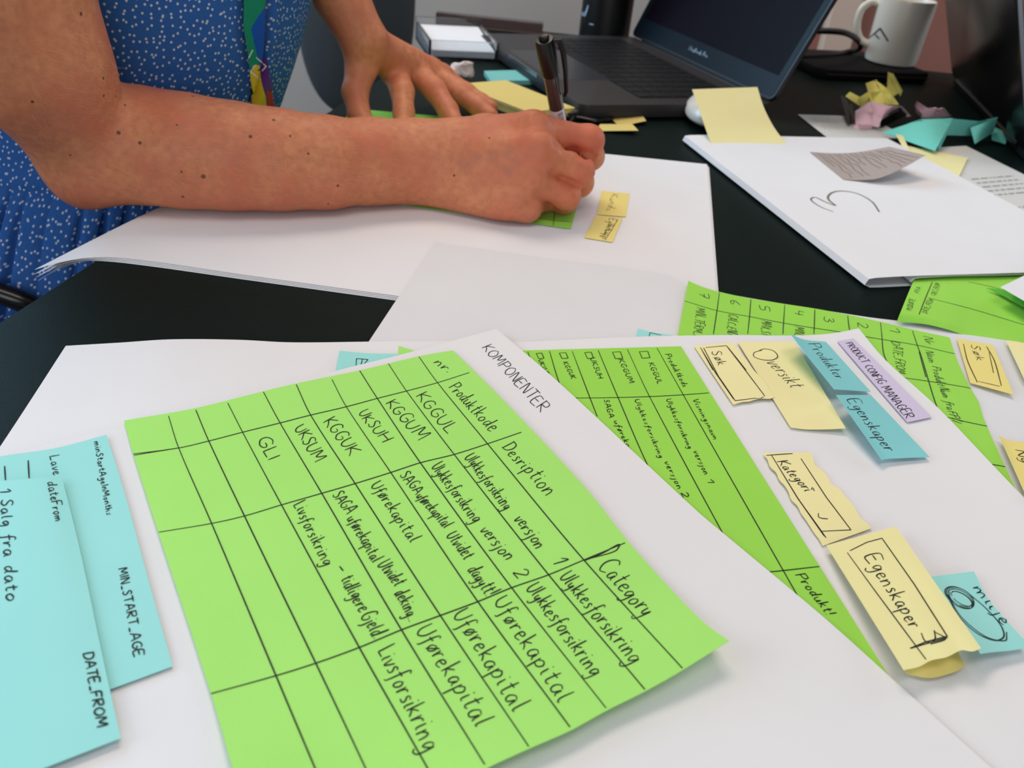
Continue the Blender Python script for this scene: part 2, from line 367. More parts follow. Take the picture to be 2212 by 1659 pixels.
# sheet at the left, below the title sheet
A = P(142, 747, 3.3); B = P(1180, 738, 3.3); D = P(-170, 1220, 3.2); C = D+(B-A)
backleft = sheet('paper_sheet', 'white sheet at the left, its wavy far edge against the bare table', 'paper', A, B, C, D, paper,
    top=[P(260, 740, 4.3), P(370, 733, 5.5), P(514, 734, 4.6), P(628, 739.5, 3.8), P(800, 738, 3.5), P(929, 737, 3.4)], left=[P(43, 900, 3.3), P(-20, 995, 3.2)], n=60, k=30)
# sheet with the product config manager prototype
A = P(760, 780, 4.0); B = P(1855, 709, 5.5); d = P(2212, 1075, 4)-P(1912, 777, 4); d /= np.linalg.norm(d); C = B+d*440; C[2] = 4; D = A+(C-B); D[2] = 4
conf = sheet('paper_sheet', 'white sheet bearing the lavender PRODUCT CONFIG MANAGER strip and a green table', 'paper', A, B, C, D, paper,
    top=[P(1118, 741, 4), P(1220, 735, 4), P(1400, 727, 4.1), P(1584, 724, 4.2), P(1708, 725, 4.2), P(1790, 721, 4.5)],
    right=[P(1912, 777, 4.4), P(2024, 879, 4.2), P(2212, 1075, 4.0)], n=60, k=60, zmin=3.9)
# title sheet in front
B = P(1072, 710, 6.2); Rr = P(2130, 1659, 5.2); d = (Rr-B)*W(1, 1, 0); d /= np.linalg.norm(d)
A = P(-330, 1070, 5.2); C = B+d*400; C[2] = 5.2; D = A+(C-B); D[2] = 5.2
title = sheet('paper_sheet', 'white sheet in front headed KOMPONENTER, carrying the largest green table', 'paper', A, B, C, D, paper,
    top=[P(0, 987, 5.2), P(230, 927, 5.2), P(560, 845, 5.2), P(750, 795, 5.3), P(870, 765, 5.5)], right=[P(1178, 800, 5.6), P(1290, 903, 5.4), P(1510, 1108, 5.4), P(1560, 1150, 5.4), P(1790, 1343, 5.3), P(1945, 1483, 5.2)], n=60, k=60, zmin=5.0)
tl = Pen(title); tl.text('KOMPONENTER', (1041, 752), (1168, 892), (22, -9), (22, -15), .42); tl.done('handwritten_text')

# ------------------------------------------------------------------ the large green table in front
A, B = P(268, 910, 6), P(978, 757, 6.6); C = P(1575, 1383, 15); D = P(572, 1898, 12)
def g1b(u, v): return 0*u
g1 = sheet('green_sheet', 'large green sheet with a handwritten table of product codes, its near corner curling up', 'paper', A, B, C, D, green,
    top=[P(420, 883, 6.2), P(560, 848, 6.3), P(640, 829, 6.3), P(777, 800, 6.8), P(905, 770, 6.5)],
    right=[P(1073, 850, 6.8), P(1262, 1050, 7), P(1356, 1168, 7), P(1440, 1262, 7.5), P(1520, 1343, 10)],
    bottom=[P(780, 1800, 10), P(1050, 1659, 11), P(1143, 1616, 11), P(1232, 1577, 11), P(1310, 1534, 11), P(1394, 1492, 11.5), P(1475, 1446, 13)],
    left=[P(288, 982, 6.2), P(342, 1150, 6.8), P(456, 1500, 7), P(502, 1659, 9)], n=64, k=64, zmin=6.3)
g = Pen(g1)
for q in [[(905, 771), (945, 827), (1053, 959), (1261, 1210), (1474, 1444)], [(839, 786), (878, 845), (981, 982), (1185, 1242), (1393, 1490)], [(777, 801), (815, 861), (908, 1000), (1105, 1270), (1309, 1530)],
          [(717, 820), (748, 879), (844, 1021), (1032, 1300), (1231, 1571)], [(640, 831), (671, 897), (767, 1045), (951, 1330), (1142, 1613)], [(569, 847), (605, 914), (695, 1066), (867, 1361), (1047, 1652)],
          [(492, 871), (524, 934), (608, 1091), (776, 1399), (923, 1659), (930, 1674)], [(423, 886), (451, 953), (528, 1115), (682, 1433), (789, 1659), (806, 1700)], [(364, 899), (386, 968), (457, 1131), (596, 1460), (680, 1659), (697, 1698)],
          [(288, 981), (386, 968), (451, 953), (524, 934), (605, 914), (671, 897), (748, 879), (815, 861), (878, 845), (945, 827), (1014, 805)], [(289, 984), (335, 976), (386, 968)],
          [(343, 1150), (457, 1131), (528, 1115), (608, 1091), (695, 1066), (767, 1045), (844, 1021), (908, 1000), (981, 982), (1053, 959), (1126, 934)],
          [(455, 1499), (596, 1460), (682, 1433), (776, 1399), (867, 1361), (951, 1330), (1032, 1300), (1105, 1270), (1185, 1242), (1261, 1210), (1350, 1173)],
          [(1261, 1212), (1300, 1196), (1338, 1176), (1330, 1190), (1278, 1206)]]: g.line(q, .44)
g.done('ruled_grid')
g = Pen(g1)
for t, a, b, h0, h1 in [('nr.', (936, 784), (966, 806), (24, -9), (24, -9)), ('KGGUL', (898, 858), (966, 938), (25, -11), (28, -12)), ('KGGUM', (833, 873), (904, 953), (24, -11), (28, -12)), ('UKSUH', (773, 894), (825, 957), (21, -9), (26, -10)),
    ('KGGUK', (699, 913), (754, 986), (24, -13), (28, -11)), ('UKSUM', (635, 928), (681, 1000), (23, -11), (28, -10)), ('GLI', (556, 950), (580, 996), (30, -9), (26, -9)),
    ('Produktkode', (969, 838), (1058, 934), (24, -12), (30, -14)), ('Desription', (1084, 968), (1180, 1073), (27, -13), (34, -15)), ('Category', (1290, 1224), (1388, 1334), (40, -20), (38, -18)),
    ('Ulykkesforsikring', (1003, 990), (1089, 1103), (24, -12), (27, -13)), ('versjon', (1110, 1122), (1158, 1187), (28, -13), (30, -13)), ('1', (1189, 1213), (1199, 1222), (30, -9), (30, -9)),
    ('Ulykkesforsikring', (931, 1010), (1022, 1131), (24, -12), (28, -14)), ('versjon', (1036, 1146), (1092, 1212), (27, -12), (30, -13)), ('2', (1106, 1237), (1118, 1252), (32, -10), (32, -10)),
    ('SAGA', (863, 1028), (897, 1070), (22, -12), (22, -12)), ('uførekapital', (899, 1073), (958, 1143), (22, -11), (27, -13)), ('Utvidet', (964, 1158), (1004, 1210), (27, -12), (29, -14)), ('dagytt!', (1009, 1232), (1051, 1290), (29, -13), (31, -14)),
    ('Uførekapital', (801, 1050), (886, 1174), (24, -11), (30, -13)),
    ('SAGA', (717, 1071), (748, 1112), (24, -12), (26, -12)), ('uførekapital', (749, 1122), (805, 1217), (25, -12), (28, -13)), ('Utvidet', (815, 1221), (852, 1268), (29, -13), (30, -13)), ('deking..', (851, 1283), (884, 1344), (31, -14), (32, -14)),
    ('Livsforsikring', (634, 1092), (698, 1225), (26, -11), (31, -12)), ('-', (722, 1227), (733, 1242), (28, -12), (28, -12)), ('tidligere', (735, 1253), (775, 1325), (30, -13), (32, -13)), ('Gjeld.', (777, 1332), (808, 1382), (33, -14), (34, -14)),
    ('Ulykkesforsikring', (1208, 1248), (1362, 1436), (29, -15), (38, -18)), ('Ulykkesforsikring', (1136, 1273), (1278, 1464), (30, -15), (38, -18)), ('Uførekapital', (1066, 1303), (1208, 1520), (32, -16), (42, -20)),
    ('Uførekapital', (979, 1331), (1108, 1540), (34, -17), (44, -20)), ('Uførekapital', (898, 1365), (1030, 1572), (36, -16), (46, -20)), ('Livsforsikring', (817, 1408), (918, 1627), (36, -16), (46, -20))]:
    g.text(t, a, b, h0, h1, .46, slant=-.05, jit=.05)
g.done('handwritten_text')

# ------------------------------------------------------------------ blue notes at the left
A, B, C = P(-75, 1003, 6.3), P(230, 939, 6.3), P(373, 1439, 6.3); D = P(60, 1555, 6.3)
t1 = sheet('blue_note', 'blue note reading minStartAgeInMonths beside the large green table', 'note', A, B, C, D, teal, right=[P(270, 1067, 6.3), P(318, 1243, 6.3)], top=[P(0, 986, 6.3), P(120, 968, 6.3)], group='blue notes at the left')
g = Pen(t1)
g.text('minStartAgeInMonths', (203, 955), (230, 1114), (15, -3), (15, -3), .4); g.text('MIN_START_AGE', (256, 1230), (290, 1421), (19, -5), (22, -5), .45); g.text('Lave', (107, 986), (115, 1027), (22, -3), (20, -3), .4)
g.poly([(61, 995), (63, 1034)], .5); g.poly([(10, 1007), (12, 1038)], .5); g.done('handwritten_text')
A, B, C, D = P(-60, 1042, 7), P(133, 1028, 8), P(261, 1594, 7.5), P(-10, 1700, 7.5)
t2 = sheet('blue_note', 'blue note reading DATE_FROM and Salg fra dato, lying over another blue note', 'note', A, B, C, D, teal, right=[P(172, 1185, 7.5), P(222, 1420, 7.5)], top=[P(40, 1036, 9), P(95, 1031, 9)], group='blue notes at the left')
g = Pen(t2)
g.text('dateFrom', (102, 1042), (119, 1127), (22, -3), (20, -3), .42); g.text('DATE_FROM', (180, 1413), (210, 1572), (22, -4), (24, -4), .5); g.text('1 Salg fra dato', (0, 1058), (14, 1300), (24, -3), (30, -3), .5); g.done('handwritten_text')
A, B, C, D = P(733, 758, 4.7), P(862, 765, 4.7), P(858, 800, 4.7), P(724, 806, 4.7)
t0 = sheet('blue_note', 'blue tab with a drawn box peeking out behind the KOMPONENTER sheet', 'note', A, B, C, D, teal, top=[P(795, 763.5, 4.7)], zmin=4.5)
g = Pen(t0); g.poly([(769, 790), (770, 775), (795, 777), (786, 787)], .4); g.poly([(783, 776), (780, 788)], .4); g.done('drawn_box')
sheet('green_sheet', 'small green corner showing above the far edge of the KOMPONENTER sheet', 'paper', P(861, 747, 4.9), P(960, 778, 4.9), P(960, 800, 4.9), P(861, 785, 4.9), green, n=6, k=6)
A, B, C, D = P(1378, 709.5, 3.5), P(1452, 724, 3.5), P(1452, 760, 3.5), P(1368, 760, 3.5)
t00 = sheet('blue_note', 'blue tab beside the bottom left of the numbered green table', 'note', A, B, C, D, teal, n=8, k=8, top=[P(1408, 717.5, 3.5)])
g = Pen(t00); g.poly([(1402, 727), (1404, 719), (1428, 724)], .4); g.done('drawn_box')

# ------------------------------------------------------------------ green table on the config sheet
B, R2 = P(1471, 748, 4.6), P(1894, 1419, 4.6); d = (R2-B); L2 = np.linalg.norm(d); C = B+d/L2*210; A = P(985, 762, 4.6); D = A+(C-B)
g2 = sheet('green_sheet', 'green sheet with tick boxes and product codes, partly under the KOMPONENTER sheet', 'paper', A, B, C, D, green_dark, top=[P(1133, 757, 4.6)], n=24, k=40)
g = Pen(g2)
for q in [[(1419, 752), (1478, 857), (1673, 1200), (1790, 1405)], [(1355, 755), (1404, 859), (1556, 1143), (1600, 1220)], [(1292, 757), (1335, 859), (1395, 997), (1440, 1080)], [(1236, 759), (1274, 859), (1290, 900)], [(1187, 759), (1205, 819), (1225, 870)], [(1140, 760), (1165, 830)],
          [(1205, 860), (1248, 860), (1335, 859), (1404, 857), (1478, 853), (1531, 849)], [(1640, 1238), (1690, 1233), (1770, 1224)]]: g.line(q, .4)
g.done('ruled_grid')
g = Pen(g2)
for a, b in [((1381, 760), (1404, 773)), ((1323, 761), (1345, 774)), ((1263, 762), (1282, 774)), ((1208, 763), (1227, 774)), ((1158, 764), (1175, 774))]:
    g.poly([a, (b[0]-5, a[1]-1), b, (a[0]+6, b[1]+1), a], .4)
for t, a, b, h0 in [('Produktkode', (1436, 766), (1476, 837), (14, -1)), ('Visningsnavn', (1496, 863), (1541, 950), (13, -1)), ('KGGUL', (1400, 785), (1421, 830), (12, -1)), ('KGGUM', (1335, 777), (1359, 828), (12, -1)), ('UKSUH', (1274, 774), (1292, 818), (12, -1)),
    ('KGGUK', (1216, 783), (1234, 819), (11, -1)), ('UKSUM', (1162, 778), (1180, 812), (10, -1)), ('Ulykkesforsikring', (1438, 863), (1486, 970), (12, -1)), ('versjon', (1497, 975), (1521, 1026), (14, -1)), ('1', (1525, 1036), (1530, 1045), (14, -1)),
    ('Ulykkesforsikring', (1370, 864), (1424, 990), (12, -1)), ('versjon', (1434, 998), (1464, 1057), (14, -1)), ('2', (1470, 1064), (1476, 1076), (15, -1)), ('SAGA', (1304, 864), (1316, 903), (12, -1)), ('uførekapital', (1325, 910), (1370, 1000), (13, -1)), ('Produkt!', (1718, 1243), (1786, 1330), (22, -4))]:
    g.text(t, a, b, h0, None, .42, jit=.02)
g.done('handwritten_text')

# ------------------------------------------------------------------ notes on the config sheet
def note(label, A, B, C, D, m, cat='note', name='sticky_note', **kw): return sheet(name, label, cat, P(*A), P(*B), P(*C), P(*D), m, n=kw.pop('n', 18), k=kw.pop('k', 18), **kw)
n1 = note('small torn yellow note with a boxed Søk, left of the Oversikt note', (1499, 747, 5), (1583, 740, 6), (1674, 857, 5.6), (1584, 874, 5.2), yellow, name='yellow_note', n=24, k=24,
    right=torn((1583, 740, 6), (1674, 857, 5.6), 2, 9, 3), bottom=torn((1584, 874, 5.2), (1674, 857, 5.6), 2.5, 8, 4))
g = Pen(n1); g.poly([(1524, 751), (1569, 747), (1600, 787), (1652, 856)], .45); g.poly([(1650, 858), (1588, 866), (1551, 812), (1520, 752)], .45); g.poly([(1513, 751), (1545, 805), (1584, 862)], .4); g.poly([(1516, 757), (1540, 800)], .35); g.poly([(1572, 750), (1612, 800)], .4)
g.text('Søk', (1536, 760), (1552, 790), (22, -3), (20, -2), .42); g.done('handwritten_text')
n2 = note('larger yellow note reading Oversikt between the boxed Søk note and the Produkter note', (1593, 738, 5.4), (1716, 738, 5), (1827, 925, 7), (1708, 923, 5.2), yellow, name='yellow_note', k=24, bottom=[P(1740, 927, 5.2), P(1790, 927, 6)])
g = Pen(n2); g.line([(1646, 757), (1629, 762), (1628, 770), (1645, 777), (1668, 778), (1680, 771), (1672, 759), (1652, 754), (1640, 757)], .45)
g.text('versikt', (1655, 782), (1708, 838), (34, -1), (36, -3), .42); g.done('handwritten_text')
n3 = note('blue note reading Produkter, its left edge lifted above the Oversikt note', (1708, 722, 17), (1784, 738, 6), (1881, 846, 6), (1802, 841, 12), teal_blue, name='blue_note', top=[P(1740, 734, 10)], left=[P(1750, 776, 15)])
g = Pen(n3); g.text('Produkter', (1746, 743), (1806, 818), (26, -1), (24, -1), .36); g.done('handwritten_text')
n4 = note('blue note reading Egenskaper, directly below the Produkter note', (1806, 853, 14), (1881, 853, 6), (2008, 987, 6), (1905, 994, 8), teal_blue, name='blue_note', left=[P(1850, 915, 12)], bottom=[P(1918, 991, 7)])
g = Pen(n4); g.text('Egenskaper', (1830, 864), (1912, 974), (28, -2), (28, -1), .4); g.done('handwritten_text')
n5 = note('lavender strip lettered PRODUCT CONFIG MANAGER', (1809, 737, 5.2), (1844, 731, 5.2), (2013, 901, 5), (1960, 912, 5), lavender, name='lavender_note')
g = Pen(n5); g.text('PRODUCT CONFIG MANAGER', (1827, 742), (1958, 905), (15, -3), (20, -5), .42, jit=.05); g.done('handwritten_text')
n6 = note('torn yellow note with a boxed Kategori and a small tick mark', (1647, 978, 5.5), (1751, 977, 5), (1883, 1141, 5), (1777, 1179, 5), yellow, name='yellow_note', n=30, k=40,
    right=[P(1757, 990, 5), P(1760, 1004, 5), P(1774, 1014, 5), P(1789, 1031, 5), P(1795, 1045, 5), P(1812, 1055, 5), P(1829, 1075, 5), P(1845, 1094, 5), P(1858, 1118, 5), P(1871, 1128, 5)],
    left=torn((1647, 978, 5.5), (1777, 1179, 5), 2.5, 14, 8))
g = Pen(n6); g.poly([(1655, 984), (1712, 980)], .4); g.poly([(1666, 983), (1722, 1075), (1780, 1158)], .45); g.poly([(1730, 991), (1785, 1075), (1838, 1145), (1775, 1148)], .4); g.poly([(1740, 1100), (1784, 1162)], .45)
g.text('Kategori', (1678, 998), (1738, 1062), (24, -3), (24, -3), .42); g.line([(1768, 1109), (1768, 1117), (1775, 1120), (1788, 1121)], .42); g.line([(1752, 1058), (1755, 1053), (1759, 1061)], .35); g.done('handwritten_text')
n7 = note('thick folded yellow note with a boxed Egenskaper, its near end torn and lifted', (1785, 1178, 7), (1935, 1137, 8), (2119, 1400, 14), (1952, 1447, 12), mat('pale_yellow_note_paper', (243, 237, 172), .8, .2, noise=.05, nscale=30), name='yellow_note', n=24, k=24,
    bottom=[P(1985, 1440, 12), P(2012, 1426, 12), P(2045, 1419, 13), P(2078, 1404, 13), P(2100, 1407, 14)])
g = Pen(n7); g.poly([(1836, 1190), (1872, 1172), (1905, 1163), (1975, 1263), (2046, 1375), (2000, 1387), (1966, 1401), (2046, 1378)], .42); g.poly([(1830, 1194), (1885, 1270), (2000, 1425)], .4)
g.text('Egenskaper', (1868, 1204), (1966, 1358), (34, -9), (32, -9), .44); g.line([(1990, 1368), (1998, 1385), (2012, 1388), (2020, 1380), (2018, 1362)], .42); g.line([(2020, 1366), (2042, 1380), (2010, 1392)], .42); g.done('handwritten_text')
me_fold = sheet('folded_flap', None, None, P(1800, 1186, 5.4), P(1925, 1146, 5.4), P(2085, 1438, 6), P(1958, 1454, 6), yellow_warm, n=16, k=16, bottom=[P(1975, 1459, 6), P(2010, 1464, 6.5), P(2050, 1455, 7), P(2072, 1447, 7)])
me_fold.o.parent = n7.o; me_fold.o.location = [(a-b)/1000 for a, b in zip(me_fold.o['_o'], n7.o['_o'])]
n8 = note('blue note with miljø and a scribbled loop, right of the thick yellow note', (2008, 1246, 7), (2104, 1234, 6), (2226, 1397, 8), (2118, 1412, 12), teal, name='blue_note', right=[P(2137, 1296, 6.5)], bottom=[P(2150, 1408, 9), P(2190, 1404, 8)])
g = Pen(n8); g.text('milje', (2101, 1270), (2166, 1352), (22, -6), (22, -7), .42)
for q_, (rx, ry, ox, oy) in enumerate([(30, 22, 0, 0), (27, 19, 1, 1), (31, 20, -2, -3), (22, 14, 3, 2), (25, 17, 2, 4)]):
    g.line([(2074+ox+rx*math.cos(k*.5+q_)+5*math.sin(k*.5+q_), 1292+oy+ry*math.sin(k*.5+q_)+8*math.cos(k*.5+q_)) for k in range(13)], .3)
g.line([(2046, 1285), (2070, 1330), (2110, 1368), (2150, 1384), (2168, 1376), (2162, 1352), (2130, 1315), (2095, 1285)], .45); g.line([(2050, 1292), (2078, 1335), (2130, 1376), (2172, 1384), (2174, 1366)], .4); g.done('handwritten_text')

# ------------------------------------------------------------------ numbered green table on the wide sheet
A, B, C, D = P(1487, 606, 5.5), P(2051, 729, 3.0), P(2196, 1062, 3.0), P(1450, 800, 2.9)
g3 = sheet('green_sheet', 'green sheet with rows numbered 1 to 7 behind the config sheet', 'paper', A, B, C, D, green_dark,
    top=[P(1520, 620, 5), P(1554, 630, 4.2), P(1622, 645, 3.0), P(1696, 657, 3.0), P(1761, 667, 3.0), P(1831, 680, 3.0), P(1900, 695, 3.0), P(1971, 712, 3.0)], right=[P(2067, 777, 3.0), P(2094, 835, 3.0), P(2114, 868, 3.6), P(2124, 902, 3.0), P(2160, 985, 3.0)], zmin=2.8, n=50, k=40)
g = Pen(g3)
for q in [[(1478, 650), (1548, 671), (1618, 684), (1692, 698), (1759, 709), (1812, 717), (1872, 728), (1981, 746), (2055, 763)], [(1554, 632), (1548, 676), (1541, 722)], [(1622, 647), (1619, 684), (1615, 722)], [(1695, 659), (1693, 690), (1691, 722)], [(1760, 669), (1759, 700), (1758, 722)],
          [(1831, 682), (1833, 700), (1836, 720)], [(1902, 697), (1905, 728), (1909, 765), (1925, 800)], [(1971, 715), (1981, 745), (1990, 770), (2024, 880), (2050, 930)], [(1985, 760), (2000, 815)], [(1950, 816), (2020, 826), (2094, 838)], [(2040, 900), (2080, 910), (2127, 920)], [(2120, 1000), (2165, 1007)]]: g.line(q, .5)
g.done('ruled_grid', ink_soft)
g = Pen(g3)
for t, c in [('7', (1521, 637)), ('6', (1588, 653)), ('5', (1651, 665)), ('4', (1726, 675)), ('3', (1790, 690)), ('2', (1863, 702)), ('1', (1932, 712))]:
    g.text(t, (c[0]-11, c[1]-6), (c[0]-10, c[1]+5), (22, 4), None, .45)
for t, a, b in [('Nr', (1993, 726), (2000, 742)), ('MIN_TERM_A', (1504, 664), (1497, 730)), ('CALC_END', (1573, 678), (1570, 722)), ('MAX_ST', (1646, 692), (1643, 723)), ('MIN_', (1718, 705), (1716, 725)), ('DATE_FROM', (1925, 737), (1938, 805)), ('Navn', (1998, 757), (2007, 783)), ('Produkt', (2012, 791), (2024, 832)),
                ('Navn', (2028, 836), (2036, 858)), ('fra', (2040, 866), (2046, 884)), ('FP//', (2048, 888), (2060, 912))]:
    g.text(t, a, b, (21, 5), None, .4, jit=.05)
g.done('handwritten_text', ink_soft)
n9 = note('warm yellow note with a boxed Søk, right of the numbered green table', (2067, 731, 4), (2145, 745, 4), (2189, 852, 5), (2096, 827, 4), yellow_warm, name='yellow_note')
g = Pen(n9); g.line([(2081, 743), (2090, 780), (2111, 826)], .45); g.poly([(2113, 824), (2160, 835)], .4); g.line([(2131, 749), (2148, 780), (2163, 834)], .45); g.line([(2136, 760), (2146, 806)], .35); g.text('Søk', (2096, 745), (2110, 779), (20, 3), None, .4); g.done('handwritten_text')
n10 = note('pale yellow note cut by the right picture edge, beside the warm boxed Søk note', (2173, 735, 5), (2262, 748, 4), (2320, 880, 4), (2214, 822, 6), yellow, name='yellow_note')
n11 = note('yellow note cut by the right picture edge, further down with a torn pale left edge', (2158, 940, 6), (2275, 962, 4.5), (2330, 1120, 4.5), (2216, 1070, 6), yellow_warm, name='yellow_note', top=[P(2175, 950, 5)])
g = Pen(n11); g.text('Ny', (2193, 972), (2208, 1000), (20, 4), None, .45); g.done('handwritten_text')

# ------------------------------------------------------------------ folded green sheet and white corner at the right
A, B, C, D = P(1976, 600, 3), P(2330, 560, 3), P(2420, 790, 2.4), P(1943, 680, 9)
def curl(u, v): return -np.clip((v-.94)/.06, 0, 1)**2*4.5*np.clip(1-u*1.6, 0, 1)
g4 = sheet('green_sheet', 'green sheet at the right reaching under the folded white sheets, its near edge curled', 'paper', A, B, C, D, green_dark,
    bottom=[P(2002, 688, 8.5), P(2050, 702, 7), P(2096, 720, 4), P(2212, 748, 2.4)], left=[P(1958, 643, 6)], bump=curl, n=40, k=40)
g = Pen(g4); g.line([(2014, 609), (1998, 647), (1985, 680)], .5); g.line([(2003, 643), (2100, 668), (2212, 702)], .5); g.line([(2092, 609), (2150, 622), (2205, 640)], .4); g.done('ruled_grid', ink_soft)
g = Pen(g4)
for t, a, b, h in [('PRODUKTE', (1969, 672), (1978, 648), (-13, -4)), ('FRA', (1985, 634), (1991, 622), (-11, -4)), ('DATE_FROM', (2003, 678), (2018, 648), (-12, -4)), ('CALC_FROM', (2022, 640), (2032, 614), (-12, -4))]: g.text(t, a, b, h, None, .35, jit=.06)
g.done('handwritten_text', ink_soft)
sheet('green_sheet', 'second green sheet standing up under the white corner at the right', 'paper', P(2130, 622, 5), P(2240, 632, 8), P(2290, 706, 7), P(2160, 636, 4), mat('shaded_green_paper', (96, 182, 60), .7, .25, noise=.1, nscale=18), n=12, k=10)  # darker green: shade under the white corner put into the colour
sheet('paper_sheet', 'white sheet corner pointing left onto the green sheet at the right edge', 'paper', P(2161, 620, 14), P(2440, 485, 13), P(2640, 600, 13), P(2330, 718, 14), paper, n=12, k=12)

# ------------------------------------------------------------------ folded white sheets marked 3
NLc = P(1868, 612, 3.4); FLc = P(1475, 295, 5.5); FRc = P(1897, 299, 5.5)
ev = (FRc-FLc)*W(1, 1, 0); ev /= np.linalg.norm(ev); along = (FLc-NLc)*W(1, 1, 0)
def folded(lab, inset, zt, zb, wd):
    """one sheet folded in half: rounded fold at the left, both halves running to the right"""
    r = (zt-zb)/2; prof = [(wd, zt-1.2), (wd*.6, zt-.6), (30+inset, zt+.3), (9+inset, zt)]
    prof += [(inset+r*1.6-r*1.6*math.sin(a), (zt+zb)/2+r*math.cos(a)) for a in np.linspace(.35, math.pi-.35, 9)]
    prof += [(12+inset, zb), (40+inset, zb), (wd*.6, zb), (wd-2, zb)]
    q = spline([(x, 0, z) for x, z in prof], 90)
    near = [NLc*W(1, 1, 0)+ev*p[0]+W(0, 0, p[2]) for p in q]; far = [NLc*W(1, 1, 0)+along+ev*p[0]+W(0, 0, p[2]) for p in q]
    V = near+far; n = len(q); th = .14
    tang = np.gradient(np.array(near), axis=0); nr = np.cross(tang, along); nr /= np.linalg.norm(nr, axis=1)[:, None]
    V = np.array(V+[a-b*th for a, b in zip(near, nr)]+[a-b*th for a, b in zip(far, nr)])
    F = []
    for i in range(n-1):
        F += [[i, i+1, n+i+1, n+i], [2*n+i, 3*n+i, 3*n+i+1, 2*n+i+1], [i, 2*n+i, 2*n+i+1, i+1], [n+i, n+i+1, 3*n+i+1, 3*n+i]]
    o = me_obj('folded_sheet', V, F, paper, sharp=50); return tag(o, lab, 'paper', None)
fo = folded('outer folded white sheet at the right, marked with a large grey 3', 0, 6.8, .4, 212)
folded('inner folded white sheet tucked inside the sheet marked 3', 34, 5.6, 1.0, 178)
s3 = Sheet([FLc*W(1, 1, 0)+ev*9+W(0, 0, 6.8), FLc*W(1, 1, 0)+ev*30+W(0, 0, 7.1), FLc*W(1, 1, 0)+ev*127+W(0, 0, 6.3), FLc*W(1, 1, 0)+ev*212+W(0, 0, 5.6)],
           [FLc*W(1, 1, 0)+ev*212+W(0, 0, 5.6), NLc*W(1, 1, 0)+ev*212+W(0, 0, 5.6)],
           [NLc*W(1, 1, 0)+ev*9+W(0, 0, 6.8), NLc*W(1, 1, 0)+ev*30+W(0, 0, 7.1), NLc*W(1, 1, 0)+ev*127+W(0, 0, 6.3), NLc*W(1, 1, 0)+ev*212+W(0, 0, 5.6)],
           [FLc*W(1, 1, 0)+ev*9+W(0, 0, 6.8), NLc*W(1, 1, 0)+ev*9+W(0, 0, 6.8)]); s3.o = fo
g = Pen(s3); Z3 = lambda l: [(1350+.3897*x, .3897*y) for x, y in l]
g.line(Z3([(1155, 1175), (1085, 1148), (1030, 1108), (1050, 1094), (1105, 1118), (1166, 1140), (1132, 1112), (1125, 1092), (1150, 1068), (1205, 1060), (1290, 1075), (1370, 1120), (1410, 1176)]), 1.7); g.done('number_mark', ink_grey)

nt = note('curled grey note covered in writing, standing on the sheets marked 3', (1749, 328, 7), (1921, 317, 21), (1999, 335, 24), (1822, 388, 7), taupe, name='grey_note', top=[P(1800, 331, 7.5), P(1850, 329, 11)], bottom=[P(1858, 389, 8), P(1898, 385, 11), P(1950, 363, 18)], n=30, k=14)
g = Pen(nt); r_ = random.Random(3)
for i in range(14):
    t = .06+i*.066; a = (1749+172*t+6, 329-8*t*t+3); b = (1822+177*t-2, 386-50*t*t-2); q = [(a[0]+(b[0]-a[0])*k/7+r_.uniform(-3, 3), a[1]+(b[1]-a[1])*k/7+r_.uniform(-1.5, 1.5)) for k in range(r_.choice([5, 7, 8]))]
    g.line(q, .55)
g.done('handwritten_text', mat('faded_brown_ink', (112, 98, 90), .8, .1))

# notes under the hands
c0 = W(37, 612); BR = P(1233, 494, 2.8); RT = P(1258, 405, 2.8); d = (RT-BR); d /= np.linalg.norm(d); q = np.array([-d[1], d[0], 0])
gu = sheet('green_sheet', 'green sheet lying under the writing hand', 'paper', BR+d*148+q*210, BR+d*148, BR, BR+q*210, green_dark, n=16, k=12)
g = Pen(gu); g.line([(1150, 470), (1190, 476), (1236, 480)], .4); g.line([(1200, 440), (1195, 488)], .4); g.done('ruled_grid', ink_soft)
gl = sheet('green_sheet', 'green sheet under the fingers of the resting hand', 'paper', W(-165, 752, 3.3), W(-22, 760, 3.3), W(-20, 690, 3.3), W(-160, 688, 3.3), green_dark, n=12, k=12)
for lab, q_, sc in [('small yellow label with scribbled writing, the farther of two on the top sheet', [(1300, 412), (1360, 418), (1352, 468), (1290, 463)], 0), ('small yellow label with crossed out writing, the nearer of two on the top sheet', [(1288, 464), (1345, 471), (1323, 523), (1262, 513)], 1)]:
    s_ = note(lab, *[(x, y, 2.6) for x, y in q_], yellow_warm, name='yellow_note', n=8, k=8, group='small yellow labels on the top sheet')
    g = Pen(s_); (x0, y0), (x1, y1), (x2, y2), (x3, y3) = q_
    cx, cy = (x0+x1+x2+x3)/4, (y0+y1+y2+y3)/4
    if sc: g.text('Egenskaper', (1317, 472), (1298, 517), (18, 3), None, .4, jit=.08); g.line([(1322+random.Random(k).uniform(-9, 9)-k*1.4, 484+k*1.9) for k in range(16)], .4); g.line([(1335, 474), (1310, 515)], .35)
    else: g.text('Kunde', (1322, 419), (1309, 455), (17, 3), None, .35, jit=.08)
    g.done('handwritten_text', ink_soft)
